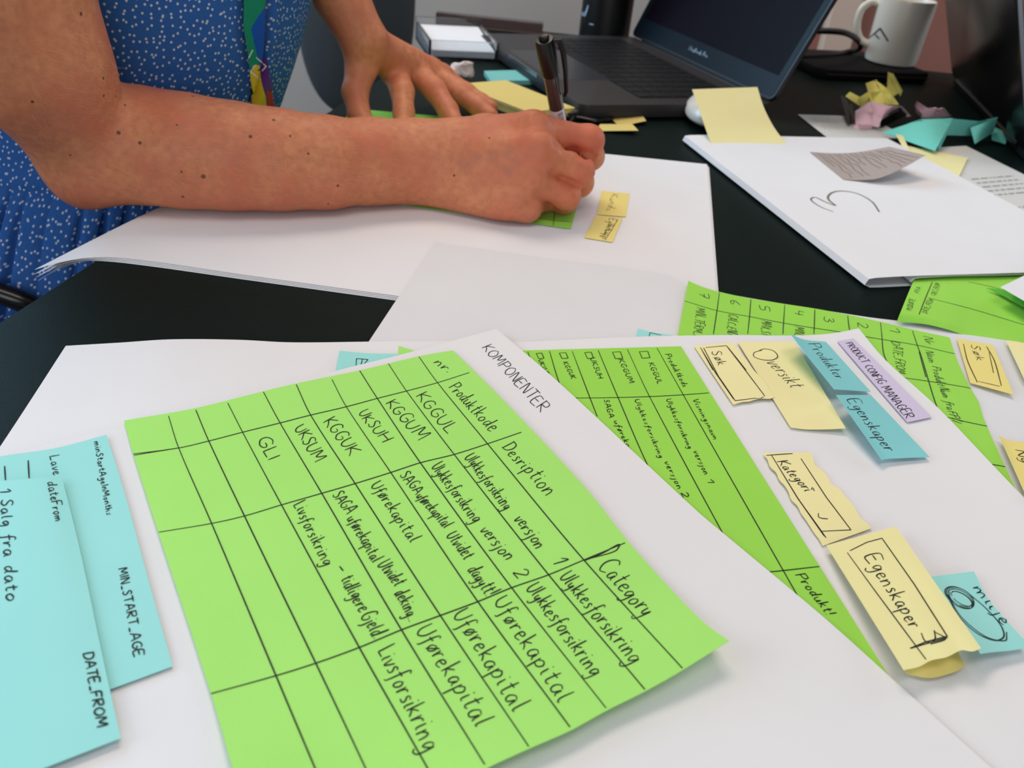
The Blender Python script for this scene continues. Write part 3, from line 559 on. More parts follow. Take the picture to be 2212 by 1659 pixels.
# ------------------------------------------------------------------ the person: one continuous body surface
class Field:
    """signed distances on a grid (mm), from which one smooth skin is drawn"""
    def __init__(s, lo, hi, h):
        s.lo = np.array(lo, float); s.h = h; s.n = np.ceil((np.array(hi)-s.lo)/h).astype(int)+1; s.F = np.full(s.n, 60, np.float32)
    def box(s, lo, hi):
        a = np.clip(((np.array(lo)-s.lo)/s.h).astype(int), 0, s.n-1); b = np.clip(((np.array(hi)-s.lo)/s.h).astype(int)+2, 1, s.n)
        sl = tuple(slice(i, j) for i, j in zip(a, b)); ax = [(s.lo[k]+s.h*np.arange(a[k], b[k])).astype(np.float32) for k in range(3)]
        return sl, ax[0][:, None, None], ax[1][None, :, None], ax[2][None, None, :]
    def put(s, sl, d, k):
        f = s.F[sl]
        if k <= 0: s.F[sl] = np.minimum(f, d); return
        hh = np.maximum(k-np.abs(f-d), 0)/k; s.F[sl] = np.minimum(f, d)-hh*hh*k*.25
    def cone(s, a, b, ra, rb, k=8, flat=None):
        a = np.array(a, float); b = np.array(b, float); R = max(ra, rb)+k+4
        sl, x, y, z = s.box(np.minimum(a, b)-R, np.maximum(a, b)+R); ab = b-a; L = ab@ab
        t = np.clip(((x-a[0])*ab[0]+(y-a[1])*ab[1]+(z-a[2])*ab[2])/L, 0, 1)
        d = np.sqrt((x-a[0]-t*ab[0])**2+(y-a[1]-t*ab[1])**2+(z-a[2]-t*ab[2])**2)-(ra+(rb-ra)*t)
        s.put(sl, d.astype(np.float32), k)
    def chain(s, pts, rs, k=8):
        for i in range(len(pts)-1): s.cone(pts[i], pts[i+1], rs[i], rs[i+1], k)
    def ell(s, c, r, k=8):
        c = np.array(c, float); r = np.array(r, float); sl, x, y, z = s.box(c-r-k-4, c+r+k+4)
        q = np.sqrt(((x-c[0])/r[0])**2+((y-c[1])/r[1])**2+((z-c[2])/r[2])**2); s.put(sl, ((q-1)*r.min()).astype(np.float32), k)
    def merge(s, o, k):
        s.put(tuple(slice(0, n) for n in s.n), o.F, k)
    def part(s, lo, hi):
        """an empty field on the same grid, over a smaller box"""
        sl, x, y, z = s.box(lo, hi); f = Field.__new__(Field); f.h = s.h; f.lo = np.array([x.flat[0], y.flat[0], z.flat[0]], float); f.n = np.array([x.size, y.size, z.size]); f.F = np.full(f.n, 60, np.float32); f.sl = sl
        return f
    def skin(s, smooth=2):
        F = s.F; I = F < 0; n = s.n
        c = np.zeros(n-1, np.int8)
        for i in (0, 1):
            for j in (0, 1):
                for k in (0, 1): c += I[i:n[0]-1+i, j:n[1]-1+j, k:n[2]-1+k]
        act = np.argwhere((c > 0) & (c < 8)); idx = np.full(n-1, -1, np.int32); idx[tuple(act.T)] = np.arange(len(act))
        acc = np.zeros((len(act), 3)); cnt = np.zeros(len(act)); cor = [(i, j, k) for i in (0, 1) for j in (0, 1) for k in (0, 1)]
        for p in cor:
            for ax in range(3):
                if p[ax]: continue
                q = list(p); q[ax] = 1
                fp = F[tuple((act+p).T)]; fq = F[tuple((act+q).T)]; m = (fp < 0) != (fq < 0); t = fp[m]/(fp[m]-fq[m])
                pos = np.tile(np.array(p, float), (m.sum(), 1)); pos[:, ax] += t; acc[m] += pos; cnt[m] += 1
        V = s.lo+s.h*(act+acc/cnt[:, None]); Q = []
        for ax in range(3):
            sl0 = [slice(0, n[k]) for k in range(3)]; sl1 = list(sl0); sl0[ax] = slice(0, n[ax]-1); sl1[ax] = slice(1, n[ax])
            e = np.argwhere(I[tuple(sl0)] != I[tuple(sl1)]); o1, o2 = [k for k in range(3) if k != ax]
            e = e[(e[:, o1] > 0) & (e[:, o2] > 0) & (e[:, o1] < n[o1]-1) & (e[:, o2] < n[o2]-1)]
            d1 = np.zeros(3, int); d1[o1] = 1; d2 = np.zeros(3, int); d2[o2] = 1
            q = np.stack([idx[tuple((e-d1-d2).T)], idx[tuple((e-d2).T)], idx[tuple(e.T)], idx[tuple((e-d1).T)]], 1)
            fl = I[tuple(e.T)] ^ (ax == 1); q[~fl] = q[~fl][:, ::-1]; Q.append(q)
        Q = np.concatenate(Q); Ed = np.concatenate([Q[:, [0, 1]], Q[:, [1, 2]], Q[:, [2, 3]], Q[:, [3, 0]]])
        for _ in range(smooth):
            A = np.zeros_like(V); N = np.zeros(len(V))
            for c_ in range(3): A[:, c_] = np.bincount(Ed[:, 0], V[Ed[:, 1], c_], len(V))+np.bincount(Ed[:, 1], V[Ed[:, 0], c_], len(V))
            N = np.bincount(Ed[:, 0], minlength=len(V))+np.bincount(Ed[:, 1], minlength=len(V)); V = V*.5+.5*A/N[:, None]
        return V, Q

B_ = Field((-425, 400, -60), (75, 850, 390), HV)
# trunk (under the dress)
B_.chain([W(-312, 645, -40), W(-308, 645, 40), W(-298, 645, 130), W(-298, 645, 260)], [80, 78, 92, 95], 20)
B_.chain([W(-300, 520, 315), W(-300, 645, 330), W(-300, 770, 315)], [52, 60, 52], 20)
B_.cone(W(-300, 645, 330), W(-298, 645, 385), 50, 46, 20)
# right arm: shoulder, elbow resting on the table edge, forearm lying on the paper
EL = P(196, 324, 34)
B_.chain([W(-303, 500, 320), PY(-30, -150, 462), PY(12, 0, 464), PY(78, 135, 468), EL], [46, 43, 40, 35.5, 30], 14)
arm = [((300, 315), 37.5, 33.6), ((400, 327), 36.5, 32.8), ((500, 338), 34.8, 31.2), ((600, 346), 32.9, 29.6), ((700, 352), 30.6, 27.7), ((800, 350), 28.5, 25.6), ((880, 350), 28.5, 25.2)]
pa = [EL]+[P(p[0], p[1], z) for p, z, r in arm]; B_.chain(pa, [30]+[r for _, _, r in arm], 8)
B_.ell(P(184, 390, 22), (14, 12, 14), 16)                                      # point of the elbow
wr = P(880, 350, 27)
iM, mM, rM, lM = P(1150, 280, 57), P(1160, 325, 49), P(1138, 380, 33), P(1102, 434, 16)
iP, mP, rP = P(1272, 303, 51), P(1250, 368, 36), P(1222, 421, 20)
# palm
H = B_.part((-130, 490, -6), (74, 660, 100))
H.chain([pa[-2], wr], [26.2, 25.4], 6)
for m_, rb, off in [(iM, 11.2, (6, 4, 12)), (mM, 11, (3, -2, 6)), (rM, 10.6, (1, -4, -3)), (lM, 10, (0, -4, -10))]:
    H.cone(wr+np.array(off), m_, 15, rb, 9)
H.cone(wr+W(0, 10, -4), W(-20, 560, 24), 20, 20, 12); H.cone(wr+W(6, 4, -12), lM+W(-8, 3, -1), 12, 11.5, 12)      # body of the hand and its heel
H.chain([W(-72, 575, 34), W(-36, 600, 36), W(-4, 606, 32), W(16, 602, 23)], [15, 13.5, 10.5, 8.2], 10)                     # thumb on the far side of the pen
for c_, r_ in [(iM, 10), (mM, 9.5), (rM, 9), (lM, 9)]: H.ell(c_+W(1, -6.5, 3.5), (r_, r_*.72, r_), 8)                        # knuckles
def finger(pts, rs, base):
    F_ = B_.part(np.min(pts, 0)-30, np.max(pts, 0)+30); F_.chain(pts, rs, 4)
    for p, r in zip(pts[1:-1], rs[1:-1]): F_.ell(p, (r*1.04,)*3, 5)
    return F_, base
fs = [finger([iM, iP, PY(1276, 338, 586), W(29, 603, 19)], [10.6, 8.9, 8.2, 7.2], 9), finger([mM, mP, PY(1252, 394, 566), W(25, 588, 11)], [10.4, 9.1, 8.4, 7.4], 9),
      finger([rM, rP, PY(1218, 434, 556), W(14, 574, 9.5)], [10, 8.4, 8, 7.2], 8), finger([lM, P(1138, 448, 13), W(8, 556, 10.5), W(-2, 570, 9)], [9.6, 8.4, 7.6, 7], 7)]
G_ = B_.part((-130, 490, -6), (74, 660, 100))
for F_, k in fs:
    sl = tuple(slice(int(round((F_.lo[i]-G_.lo[i])/G_.h)), int(round((F_.lo[i]-G_.lo[i])/G_.h))+F_.n[i]) for i in range(3))
    ok = tuple(slice(max(0, q.start), min(q.stop, G_.n[i])) for i, q in enumerate(sl)); src = tuple(slice(o.start-q.start, o.stop-q.start) for o, q in zip(ok, sl))
    f = G_.F[ok]; d = F_.F[src]; kk = 1.0; hh = np.maximum(kk-np.abs(f-d), 0)/kk; G_.F[ok] = np.minimum(f, d)-hh*hh*kk*.25
H.merge(G_, 4.5)
f = B_.F[H.sl]; d = H.F; kk = 6; hh = np.maximum(kk-np.abs(f-d), 0)/kk; B_.F[H.sl] = np.minimum(f, d)-hh*hh*kk*.25
# left arm, its hand spread on the table
lw = PY(786, 86, 733)
B_.chain([W(-298, 780, 315), PY(690, -190, 755), PY(733, -12, 738), lw], [46, 31, 20, 16.5], 10)
LH = B_.part((-190, 660, -6), (-10, 850, 110))
LH.chain([PY(760, 38, 735), lw], [18.4, 16.5], 6)
lf = [([W(-128, 762, 36), W(-117, 736, 26), W(-112, 714, 14), W(-110, 698, 9)], [11.5, 9.8, 8.6, 7.2]), ([W(-116, 779, 36), W(-92, 756, 25), W(-78, 738, 14), W(-70, 722, 9)], [11.5, 9.8, 8.6, 7.2]),
      ([W(-102, 792, 31), W(-72, 774, 20), W(-54, 762, 13), W(-42, 752, 9)], [11, 9.4, 8.2, 7]), ([W(-92, 803, 25), W(-68, 795, 16), W(-54, 788, 11), W(-44, 782, 8.5)], [10, 8.2, 7.4, 6.6]), ([W(-150, 728, 44), W(-152, 712, 28), W(-146, 698, 14), W(-138, 686, 9)], [13, 10.5, 9, 7.6])]
for p, r in lf[:4]: LH.cone(lw+W(0, 3, -3), p[0], 12.5, r[0], 9)
LH.cone(lw, lf[4][0][0], 13, 12, 9)
for p, r in lf:
    F_ = LH.part(np.min(p, 0)-30, np.max(p, 0)+30); F_.chain(p, r, 4); ff = LH.F[F_.sl]; kk = 5; hh = np.maximum(kk-np.abs(ff-F_.F), 0)/kk; LH.F[F_.sl] = np.minimum(ff, F_.F)-hh*hh*kk*.25
for p, r in lf[:4]: LH.ell(p[0]+W(0, -2, 5), (8.5, 8.5, 7), 6)
f = B_.F[LH.sl]; kk = 8; hh = np.maximum(kk-np.abs(f-LH.F), 0)/kk; B_.F[LH.sl] = np.minimum(f, LH.F)-hh*hh*kk*.25
# nothing sinks into the paper or the table
sl, x, y, z = B_.box((-425, 400, -60), (75, 850, 390))
over = (x > TE(y)-2)
B_.F[:] = np.where(over & (z < 3.1), np.maximum(B_.F, 3.1-z), B_.F)
V, Q = B_.skin(1)
# the creases between the fingers are cut into the first surface, then the skin is drawn again
bvh = BVHTree.FromPolygons([Vector(v) for v in V], [list(map(int, q)) for q in Q])
def hit(px, py, tree):
    d = FWD + RGT*(px-1106)/FPX - UPV*(py-829.5)/FPX
    h = tree.ray_cast(Vector(EYE), Vector(d)); return (np.array(h[0]), np.array(h[1])) if h[0] is not None else (None, None)
def carve(path, rs):
    q = [hit(x_, y_, bvh)[0] for x_, y_ in path]; q = [(a, r) for a, r in zip(q, rs) if a is not None and a[2] > 4]
    for (a, ra), (b, rb) in zip(q, q[1:]):
        sl, x, y, z = B_.box(np.minimum(a, b)-10, np.maximum(a, b)+10); ab = b-a; t = np.clip(((x-a[0])*ab[0]+(y-a[1])*ab[1]+(z-a[2])*ab[2])/(ab@ab), 0, 1)
        d = (ra+(rb-ra)*t)-np.sqrt((x-a[0]-t*ab[0])**2+(y-a[1]-t*ab[1])**2+(z-a[2]-t*ab[2])**2); f = B_.F[sl]; kk = 2.2; hh = np.maximum(kk-np.abs(f-d), 0)/kk; B_.F[sl] = np.maximum(f, d)+hh*hh*kk*.25
carve([(1196, 309), (1216, 317), (1240, 326), (1262, 334), (1284, 342)], [.5, 1.7, 2.6, 3.0, 3.2]); carve([(1186, 375), (1206, 383), (1228, 392), (1246, 400)], [.5, 1.5, 2.2, 2.6])
V, Q = B_.skin(3)

skin = bpy.data.materials.new('skin'); skin.use_nodes = True; nt = skin.node_tree; bs = nt.nodes['Principled BSDF']
bs.inputs['Roughness'].default_value = .52; bs.inputs['Specular IOR Level'].default_value = .35
bs.inputs['Subsurface Weight'].default_value = .12; bs.inputs['Subsurface Radius'].default_value = (1, .35, .2); bs.inputs['Subsurface Scale'].default_value = .004
geo = nt.nodes.new('ShaderNodeNewGeometry')
def nmix(a, b, fac):
    mx = nt.nodes.new('ShaderNodeMix'); mx.data_type = 'RGBA'
    for k, v in (('A', a), ('B', b)):
        if isinstance(v, tuple): mx.inputs[k].default_value = v
        else: nt.links.new(v, mx.inputs[k])
    nt.links.new(fac, mx.inputs['Factor']); return mx.outputs['Result']
def nspot(c, r, soft):
    d = nt.nodes.new('ShaderNodeVectorMath'); d.operation = 'DISTANCE'; nt.links.new(geo.outputs['Position'], d.inputs[0]); d.inputs[1].default_value = tuple(T(c))
    m = nt.nodes.new('ShaderNodeMapRange'); m.inputs['From Min'].default_value = r*soft/1000; m.inputs['From Max'].default_value = r/1000; m.inputs['To Min'].default_value = 1; m.inputs['To Max'].default_value = 0
    nt.links.new(d.outputs['Value'], m.inputs['Value']); return m.outputs['Result']
def nnoise(sc, lo, hi, det=4):
    n = nt.nodes.new('ShaderNodeTexNoise'); n.inputs['Scale'].default_value = sc; n.inputs['Detail'].default_value = det; nt.links.new(geo.outputs['Position'], n.inputs['Vector'])
    m = nt.nodes.new('ShaderNodeMapRange'); m.inputs['From Min'].default_value = lo; m.inputs['From Max'].default_value = hi; nt.links.new(n.outputs['Fac'], m.inputs['Value']); return m.outputs['Result'], n
f1, _ = nnoise(30, .42, .68); f2, _ = nnoise(220, .35, .75); f3, n3_ = nnoise(900, .2, .8, 3)
colr = nmix(lin((216, 140, 98)), lin((206, 114, 84)), f1); colr = nmix(colr, lin((193, 117, 86)), f2)
mulv = lambda s_, k: (lambda m: (setattr(m, 'operation', 'MULTIPLY'), nt.links.new(s_, m.inputs[0]), m.inputs[1].__setattr__('default_value', k), m.outputs[0])[-1])(nt.nodes.new('ShaderNodeMath'))
for c_, r_, k in [(iM, 26, .5), (mM, 22, .5), (rM, 18, .5), (lM, 18, .55), (iP, 30, .6), (mP, 24, .45), (rP, 24, .45), (lf[0][0][0], 22, .5), (lf[1][0][0], 22, .5)]:
    colr = nmix(colr, lin((206, 98, 74)), mulv(nspot(c_, r_, .2), k))
bvh = BVHTree.FromPolygons([Vector(v) for v in V], [list(map(int, q)) for q in Q])
for px, py in [(1000, 352), (1030, 345), (1065, 338), (1100, 330), (1120, 350), (1100, 368)]:
    c_, _ = hit(px, py, bvh)
    if c_ is not None: colr = nmix(colr, lin((160, 108, 94)), mulv(nspot(c_, 5.5, .1), .3))
for px, py, r_ in [(175, 30, 1.0), (223, 169, .8), (224, 207, .8), (270, 227, .6), (70, 220, .8), (256, 287, 1.15), (302, 309, 1.0), (439, 381, 1.4), (392, 371, .7), (395, 425, .9), (591, 259, 1.0), (541, 295, 1.1), (627, 294, .8), (666, 332, .7), (730, 401, .9), (416, 208, .9), (981, 379, .8), (1057, 298, .7), (709, 440, .8), (382, 270, .6), (152, 335, .6), (250, 208, .7)]:
    c_, _ = hit(px, py, bvh)
    if c_ is not None: colr = nmix(colr, lin((104, 58, 42)), nspot(c_, r_*1.3, .5))
nt.links.new(colr, bs.inputs['Base Color'])
bp = nt.nodes.new('ShaderNodeBump'); bp.inputs['Strength'].default_value = .22; bp.inputs['Distance'].default_value = .0008; nt.links.new(n3_.outputs['Fac'], bp.inputs['Height']); nt.links.new(bp.outputs['Normal'], bs.inputs['Normal'])
person = me_obj('person', V, [list(map(int, q)) for q in Q], skin, loc=W(-300, 640, -60))
tag(person, 'person in a blue dotted dress leaning over the table, writing with a black pen', 'person')

# fine pale hair on the forearm
rh = random.Random(11); hv = []; hf = []
for i in range(1500):
    px, py = rh.uniform(60, 900), rh.uniform(60, 450); c_, n_ = hit(px, py, bvh)
    if c_ is None or c_[1] > 560 or c_[2] < 8: continue
    n_ = n_ if n_[2]*0+n_@(EYE-c_) > 0 else -n_
    ax = W(.95, .3, -.05) if c_[0] > -255 else W(.3, .1, -.95)
    d_ = ax+W(rh.uniform(-.5, .5), rh.uniform(-.5, .5), rh.uniform(-.7, .1)); d_ -= n_*(d_@n_)*.86; d_ /= np.linalg.norm(d_); ln = rh.uniform(3, 7); w_ = np.cross(d_, n_)*.035
    b0 = c_-n_*.1; b1 = c_+d_*ln*.5+n_*.7; b2 = c_+d_*ln+n_*.9; k = len(hv); hv += [b0-w_, b0+w_, b1-w_, b1+w_, b2]; hf += [[k, k+1, k+3, k+2], [k+2, k+3, k+4]]
hair = me_obj('arm_hair', hv, hf, mat('pale_arm_hair', (228, 178, 130), .45, .5), person); hair['kind'] = 'stuff'

# ------------------------------------------------------------------ dress
dm = bpy.data.materials.new('dotted_blue_cotton'); dm.use_nodes = True; nt = dm.node_tree; bs = nt.nodes['Principled BSDF']; bs.inputs['Roughness'].default_value = .9; bs.inputs['Specular IOR Level'].default_value = .1
uv = nt.nodes.new('ShaderNodeUVMap'); vo = nt.nodes.new('ShaderNodeTexVoronoi'); vo.voronoi_dimensions = '2D'; vo.inputs['Scale'].default_value = 1; vo.inputs['Randomness'].default_value = .95; nt.links.new(uv.outputs[0], vo.inputs['Vector'])
mr = nt.nodes.new('ShaderNodeMapRange'); mr.inputs['From Min'].default_value = .13; mr.inputs['From Max'].default_value = .2; mr.inputs['To Min'].default_value = 1; mr.inputs['To Max'].default_value = 0; nt.links.new(vo.outputs['Distance'], mr.inputs['Value'])
colr = nmix(lin((50, 96, 164)), lin((196, 202, 214)), mr.outputs['Result']); nt.links.new(colr, bs.inputs['Base Color'])
nz = nt.nodes.new('ShaderNodeTexNoise'); nz.inputs['Scale'].default_value = 1.6; nt.links.new(uv.outputs[0], nz.inputs['Vector']); bp = nt.nodes.new('ShaderNodeBump'); bp.inputs['Strength'].default_value = .2; bp.inputs['Distance'].default_value = .002; nt.links.new(nz.outputs['Fac'], bp.inputs['Height']); nt.links.new(bp.outputs['Normal'], bs.inputs['Normal'])
def uvset(o, UVs):
    l = o.data.uv_layers.new(name='UVMap'); ix = np.empty(len(o.data.loops), np.int32); o.data.loops.foreach_get('vertex_index', ix); l.data.foreach_set('uv', np.asarray(UVs)[ix].ravel())
ZK = np.array([-330, -200, -100, -30, 0, 30, 70, 110, 160, 250, 335], float)
CX = np.interp; kx = [-345, -342, -335, -326, -320, -310, -296, -290, -290, -296, -300]; ka = [160, 152, 130, 111, 110, 113, 116, 118, 122, 116, 96]; kb = [215, 205, 178, 148, 134, 130, 132, 136, 142, 150, 140]
nth, nz_ = 840, 150; zs = np.linspace(-297, 335, nz_); VV = []; UV = []
def smooth_i(z, k): return float(crv(np.array(k, float)[:, None], (ZK+330)/665, np.array([(z+330)/665]))[0, 0])
rf = np.random.RandomState(4); ph = rf.uniform(0, 6.28, 6)
for z in zs:
    a, b, c_ = smooth_i(z, ka), smooth_i(z, kb), smooth_i(z, kx)
    for k in range(nth+1):
        th = 2*math.pi*k/nth; ct, st = math.cos(th), math.sin(th)
        w_ = th*27+1.2*math.sin(th*5+ph[1])+.5*math.sin(th*11+ph[2]); g_ = .9-1.9*(1-abs(math.sin(w_)))**2.2*(.6+.4*math.sin(th*9+ph[3])); _ = math.sin(th*30+ph[0]+1.5*math.sin(th*5+ph[1]))+.6*math.sin(th*47+ph[2]+2*math.sin(th*3+ph[3]))+.4*math.sin(th*13+ph[4])
        dd = 0
        if z < 0: dd = 7.5*g_*min(1, -z/24)*(.75+.25*math.sin(z*.03+th*9))
        else: dd = .8*math.sin(th*11+z*.02+ph[5])*min(1, z/40)+1.0*math.sin(z*.05+th*4)
        dd += 2.2*math.exp(-((z-3)/4)**2)-2.0*math.exp(-((z+6)/5)**2)
        tp = abs((th+math.pi) % (2*math.pi)-math.pi+.42)                     # the front placket's fold
        if z > 0: dd += 2.6*math.exp(-((tp-.06)/.05)**2)-3.2*math.exp(-(tp/.03)**2)
        VV.append((c_+(a+dd)*ct, 645+(b+dd)*st, z)); UV.append(((th-math.pi)*135/4.5, z/4.5))
FF = [[j*(nth+1)+i, j*(nth+1)+i+1, (j+1)*(nth+1)+i+1, (j+1)*(nth+1)+i] for j in range(nz_-1) for i in range(nth)]
dress = me_obj('dress', VV, FF, dm, person); uvset(dress, UV)
dbvh = BVHTree.FromPolygons([Vector(v) for v in VV], FF)
def sleeve(p, r, name='sleeve'):
    n = 40; q = spline(p, n); rr = np.interp(np.linspace(0, 1, n), np.linspace(0, 1, len(r)), r); mb = MB().tube(q, rr, 48, caps=False); o = mb.build(name, dm, dress, sharp=None)
    Vn = np.concatenate(mb.V); uvset(o, [((i % 48)/48*2*math.pi*45/4.5+30, (i//48)/n*120/4.5) for i in range(len(Vn))]); return o
sleeve([W(-300, 520, 325), W(-299, 474, 260), W(-298, 466, 205)], [58, 60, 60])
sleeve([W(-298, 770, 325), W(-262, 775, 240), PY(668, -150, 760), PY(690, -32, 746)], [58, 54, 36, 24])

# ------------------------------------------------------------------ lanyard hanging down the front of the dress
lm = [mat('lanyard_green', (0, 132, 100), .55, .3), mat('lanyard_blue', (0, 76, 168), .55, .3), mat('lanyard_yellow', (214, 184, 40), .55, .3), mat('lanyard_purple', (92, 36, 128), .55, .3), mat('lanyard_red', (178, 34, 48), .55, .3), mat('lanyard_white', (222, 214, 226), .6, .2)]
Lp = [(-60, 522, 566), (0, 521, 567), (55, 520, 571), (120, 531, 574), (170, 538, 579), (225, 544, 587), (275, 549, 593)]
ly = np.array([q[0] for q in Lp], float); RV, CV = 150, 26; V = []
def lpt(s_, t):
    y = np.interp(s_, np.linspace(0, 1, len(ly)), ly); a, b = np.interp(y, ly, [q[1] for q in Lp]), np.interp(y, ly, [q[2] for q in Lp]); return a+(b-a)*t, y
for i in range(RV+1):
    for j in range(CV+1):
        x_, y_ = lpt(i/RV, j/CV); c_, n_ = hit(x_, y_, dbvh); n_ = n_ if n_@(EYE-c_) > 0 else -n_; V.append(c_+n_*2.2+(EYE-c_)/np.linalg.norm(EYE-c_)*1.0)
V = np.array(V); F = []; mi = []
for i in range(RV):
    for j in range(CV):
        a = i*(CV+1)+j; F.append([a, a+1, a+CV+2, a+CV+1]); x_, y_ = lpt((i+.5)/RV, (j+.5)/CV); t = (j+.5)/CV
        if y_ < 10: k = 0
        elif y_ < 60: k = 1 if t > 1-(y_-10)/50*.68 else 0
        elif y_ < 125: k = 1 if t > .32+(y_-60)/65*.18 else 0
        elif y_ < 150: k = 3 if t > 1-(y_-112)/60 else (1 if t > .5 else (2 if t < .5 and y_ > 138 and t > .2 else 0))
        else: k = 2 if t < .62 else (4 if y_ > 195 and t > .7 else 3)
        mi.append(k)
Vb = []
N_ = len(V)
V2 = np.concatenate([V, V-(EYE-V)/np.linalg.norm(EYE-V, axis=1)[:, None]*.8]); F2 = F+[[a+N_, d_+N_, c_+N_, b_+N_] for a, b_, c_, d_ in F]
lany = me_obj('lanyard', V2, F2, lm[:5], smooth=True, mi=mi+mi); tag(lany, 'colourful lanyard in green, blue, yellow and purple hanging down the blue dress', 'lanyard')
class Flat: pass
class Ray(Sheet):
    def __init__(s, tree): s.tree = tree
    def find(s, px): s.px = np.asarray(px); return np.arange(len(px)), None
    def at(s, u, v):
        o_ = []; s.N = []; hs_ = [hit(x_, y_, s.tree) for x_, y_ in s.px]; ok = [h for h in hs_ if h[0] is not None]
        for c_, n_ in hs_:
            if c_ is None: c_, n_ = ok[0]
            n_ = n_ if n_@(EYE-c_) > 0 else -n_; o_.append(c_); s.N.append(n_)
        return np.array(o_)
    def normal(s, u, v): return np.array(s.N)
rs = Ray(BVHTree.FromPolygons([Vector(v) for v in V], F)); rs.o = lany
g = Pen(rs); ZL = lambda l: [(200+.2532*x, .2532*y) for x, y in l]
g.poly(ZL([(1365, 425), (1315, 525)]), .9); g.poly(ZL([(1395, 490), (1480, 565), (1445, 605)]), .9); g.poly(ZL([(1395, 550), (1345, 612), (1435, 680)]), .9); g.done('logo_mark', lm[5])

# ------------------------------------------------------------------ the pen in the writing hand
tip = W(28, 612, 3.2); topp = P(1174, 76, 114); ax = (topp-tip); Lp_ = np.linalg.norm(ax); ax /= Lp_
pen = thing('pen', tip, 'black capped pen with a clip, held upright in the writing hand', 'pen')
clear = mat('smoky_clear_plastic', (62, 52, 52), .1, .6, coat=.4)
kw = dict(c=tip, axis=ax, n=32, ex=(1, -.4, 0))
MB().lathe([(.3, 0), (.5, 1), (1.6, 6), (3.2, 12), (4.1, 18)], **kw).build('tip', black, pen)
MB().lathe([(4.1, 18), (4.9, 20), (5.0, 40), (4.9, Lp_-29), (4.4, Lp_-28.5)], **kw).build('barrel', clear, pen)
MB().lathe([(5.2, Lp_-29), (5.6, Lp_-28), (6.0, Lp_-14), (5.9, Lp_-5), (5.4, Lp_-2.6), (3.3, Lp_-2.4), (3.2, Lp_-.4), (2.6, Lp_), (.2, Lp_+.1)], **kw).build('cap', black, pen)
e1 = W(1, -.12, 0); e1 -= ax*(e1@ax); e1 /= np.linalg.norm(e1); e2 = np.cross(ax, e1)
MB().tube([tip+ax*(Lp_-5)+e1*5, tip+ax*(Lp_-4)+e1*9.5, tip+ax*(Lp_-12)+e1*10.6, tip+ax*(Lp_-26)+e1*10.2, tip+ax*(Lp_-42)+e1*8.6, tip+ax*(Lp_-46)+e1*7.0], [1.6, 2.0, 1.9, 1.7, 1.6, 1.2], 10).build('clip', black, pen)
lab = MB(); n = 20; a0 = np.linspace(-2.4, 1.2, n); v_ = (EYE-tip); v_ -= ax*(v_@ax); v_ /= np.linalg.norm(v_); v2 = np.cross(ax, v_)
lb = MB(); hs = (Lp_-82, Lp_-55); VL = [tip+ax*h+5.12*(v_*math.cos(a)+v2*math.sin(a)) for h in hs for a in a0]; lb.add(VL, [[i, i+1, n+i+1, n+i] for i in range(n-1)])
lbl = lb.build('label_band', mat('white_label', (226, 226, 230), .6, .2), pen)
bars = MB(); rb = random.Random(5)
for k in range(17):
    h = Lp_-74+k*1.05; wv = rb.choice([.25, .45, .6]); aa = np.linspace(.0, .75, 7); VL = [tip+ax*(h+q)+5.2*(v_*math.cos(a)+v2*math.sin(a)) for q in (0, wv) for a in aa]; bars.add(VL, [[i, i+1, 8+i, 7+i] for i in range(6)])
for k in range(5):
    h = Lp_-76+k*3.6; aa = np.linspace(-.85, -.35+.1*rb.random(), 5); VL = [tip+ax*(h+q)+5.2*(v_*math.cos(a)+v2*math.sin(a)) for q in (0, .5) for a in aa]; bars.add(VL, [[i, i+1, 6+i, 5+i] for i in range(4)])
bars.build('barcode', ink, lbl)
# ------------------------------------------------------------------ laptop on the table
alu = mat('dark_aluminium', (66, 66, 70), .38, .5, metal=.75); alu_l = mat('bare_aluminium_edge', (150, 152, 160), .3, .5, metal=.9)
deck = mat('dark_deck', (56, 54, 56), .5, .35, metal=.3); keym = mat('black_keys', (9, 10, 14), .5, .35); screen_m = mat('dark_glossy_screen', (17, 13, 22), .3, .03); bez = mat('black_bezel', (18, 27, 36), .25, .08)
def frame_of(a, b, z0):
    """x axis along a>b on the table, y axis turned left of it"""
    ex = (b-a)*W(1, 1, 0); L = np.linalg.norm(ex); ex /= L; ey = np.array([-ex[1], ex[0], 0]); return (lambda V: W(a[0], a[1], z0)+np.outer(np.asarray(V)[:, 0], ex)+np.outer(np.asarray(V)[:, 1], ey)+np.outer(np.asarray(V)[:, 2], (0, 0, 1.0))), ex, ey
LA, LB = P(1030, 69, 16), P(1256, 229, 14); ed = (LB-LA)*W(1, 1, 0); Wd = np.linalg.norm(ed)
X, ex, ey = frame_of(LA, LB, 0)           # y runs from the user's edge to the hinge
Dp = np.linalg.norm((P(1375, 80, 16)-LA)*W(1, 1, 0)); Wd = 310.0
lp = thing('laptop', X(np.array([[Wd/2, Dp/2, 0]]))[0], 'open dark laptop in the middle of the table, screen turned away to the left', 'laptop')
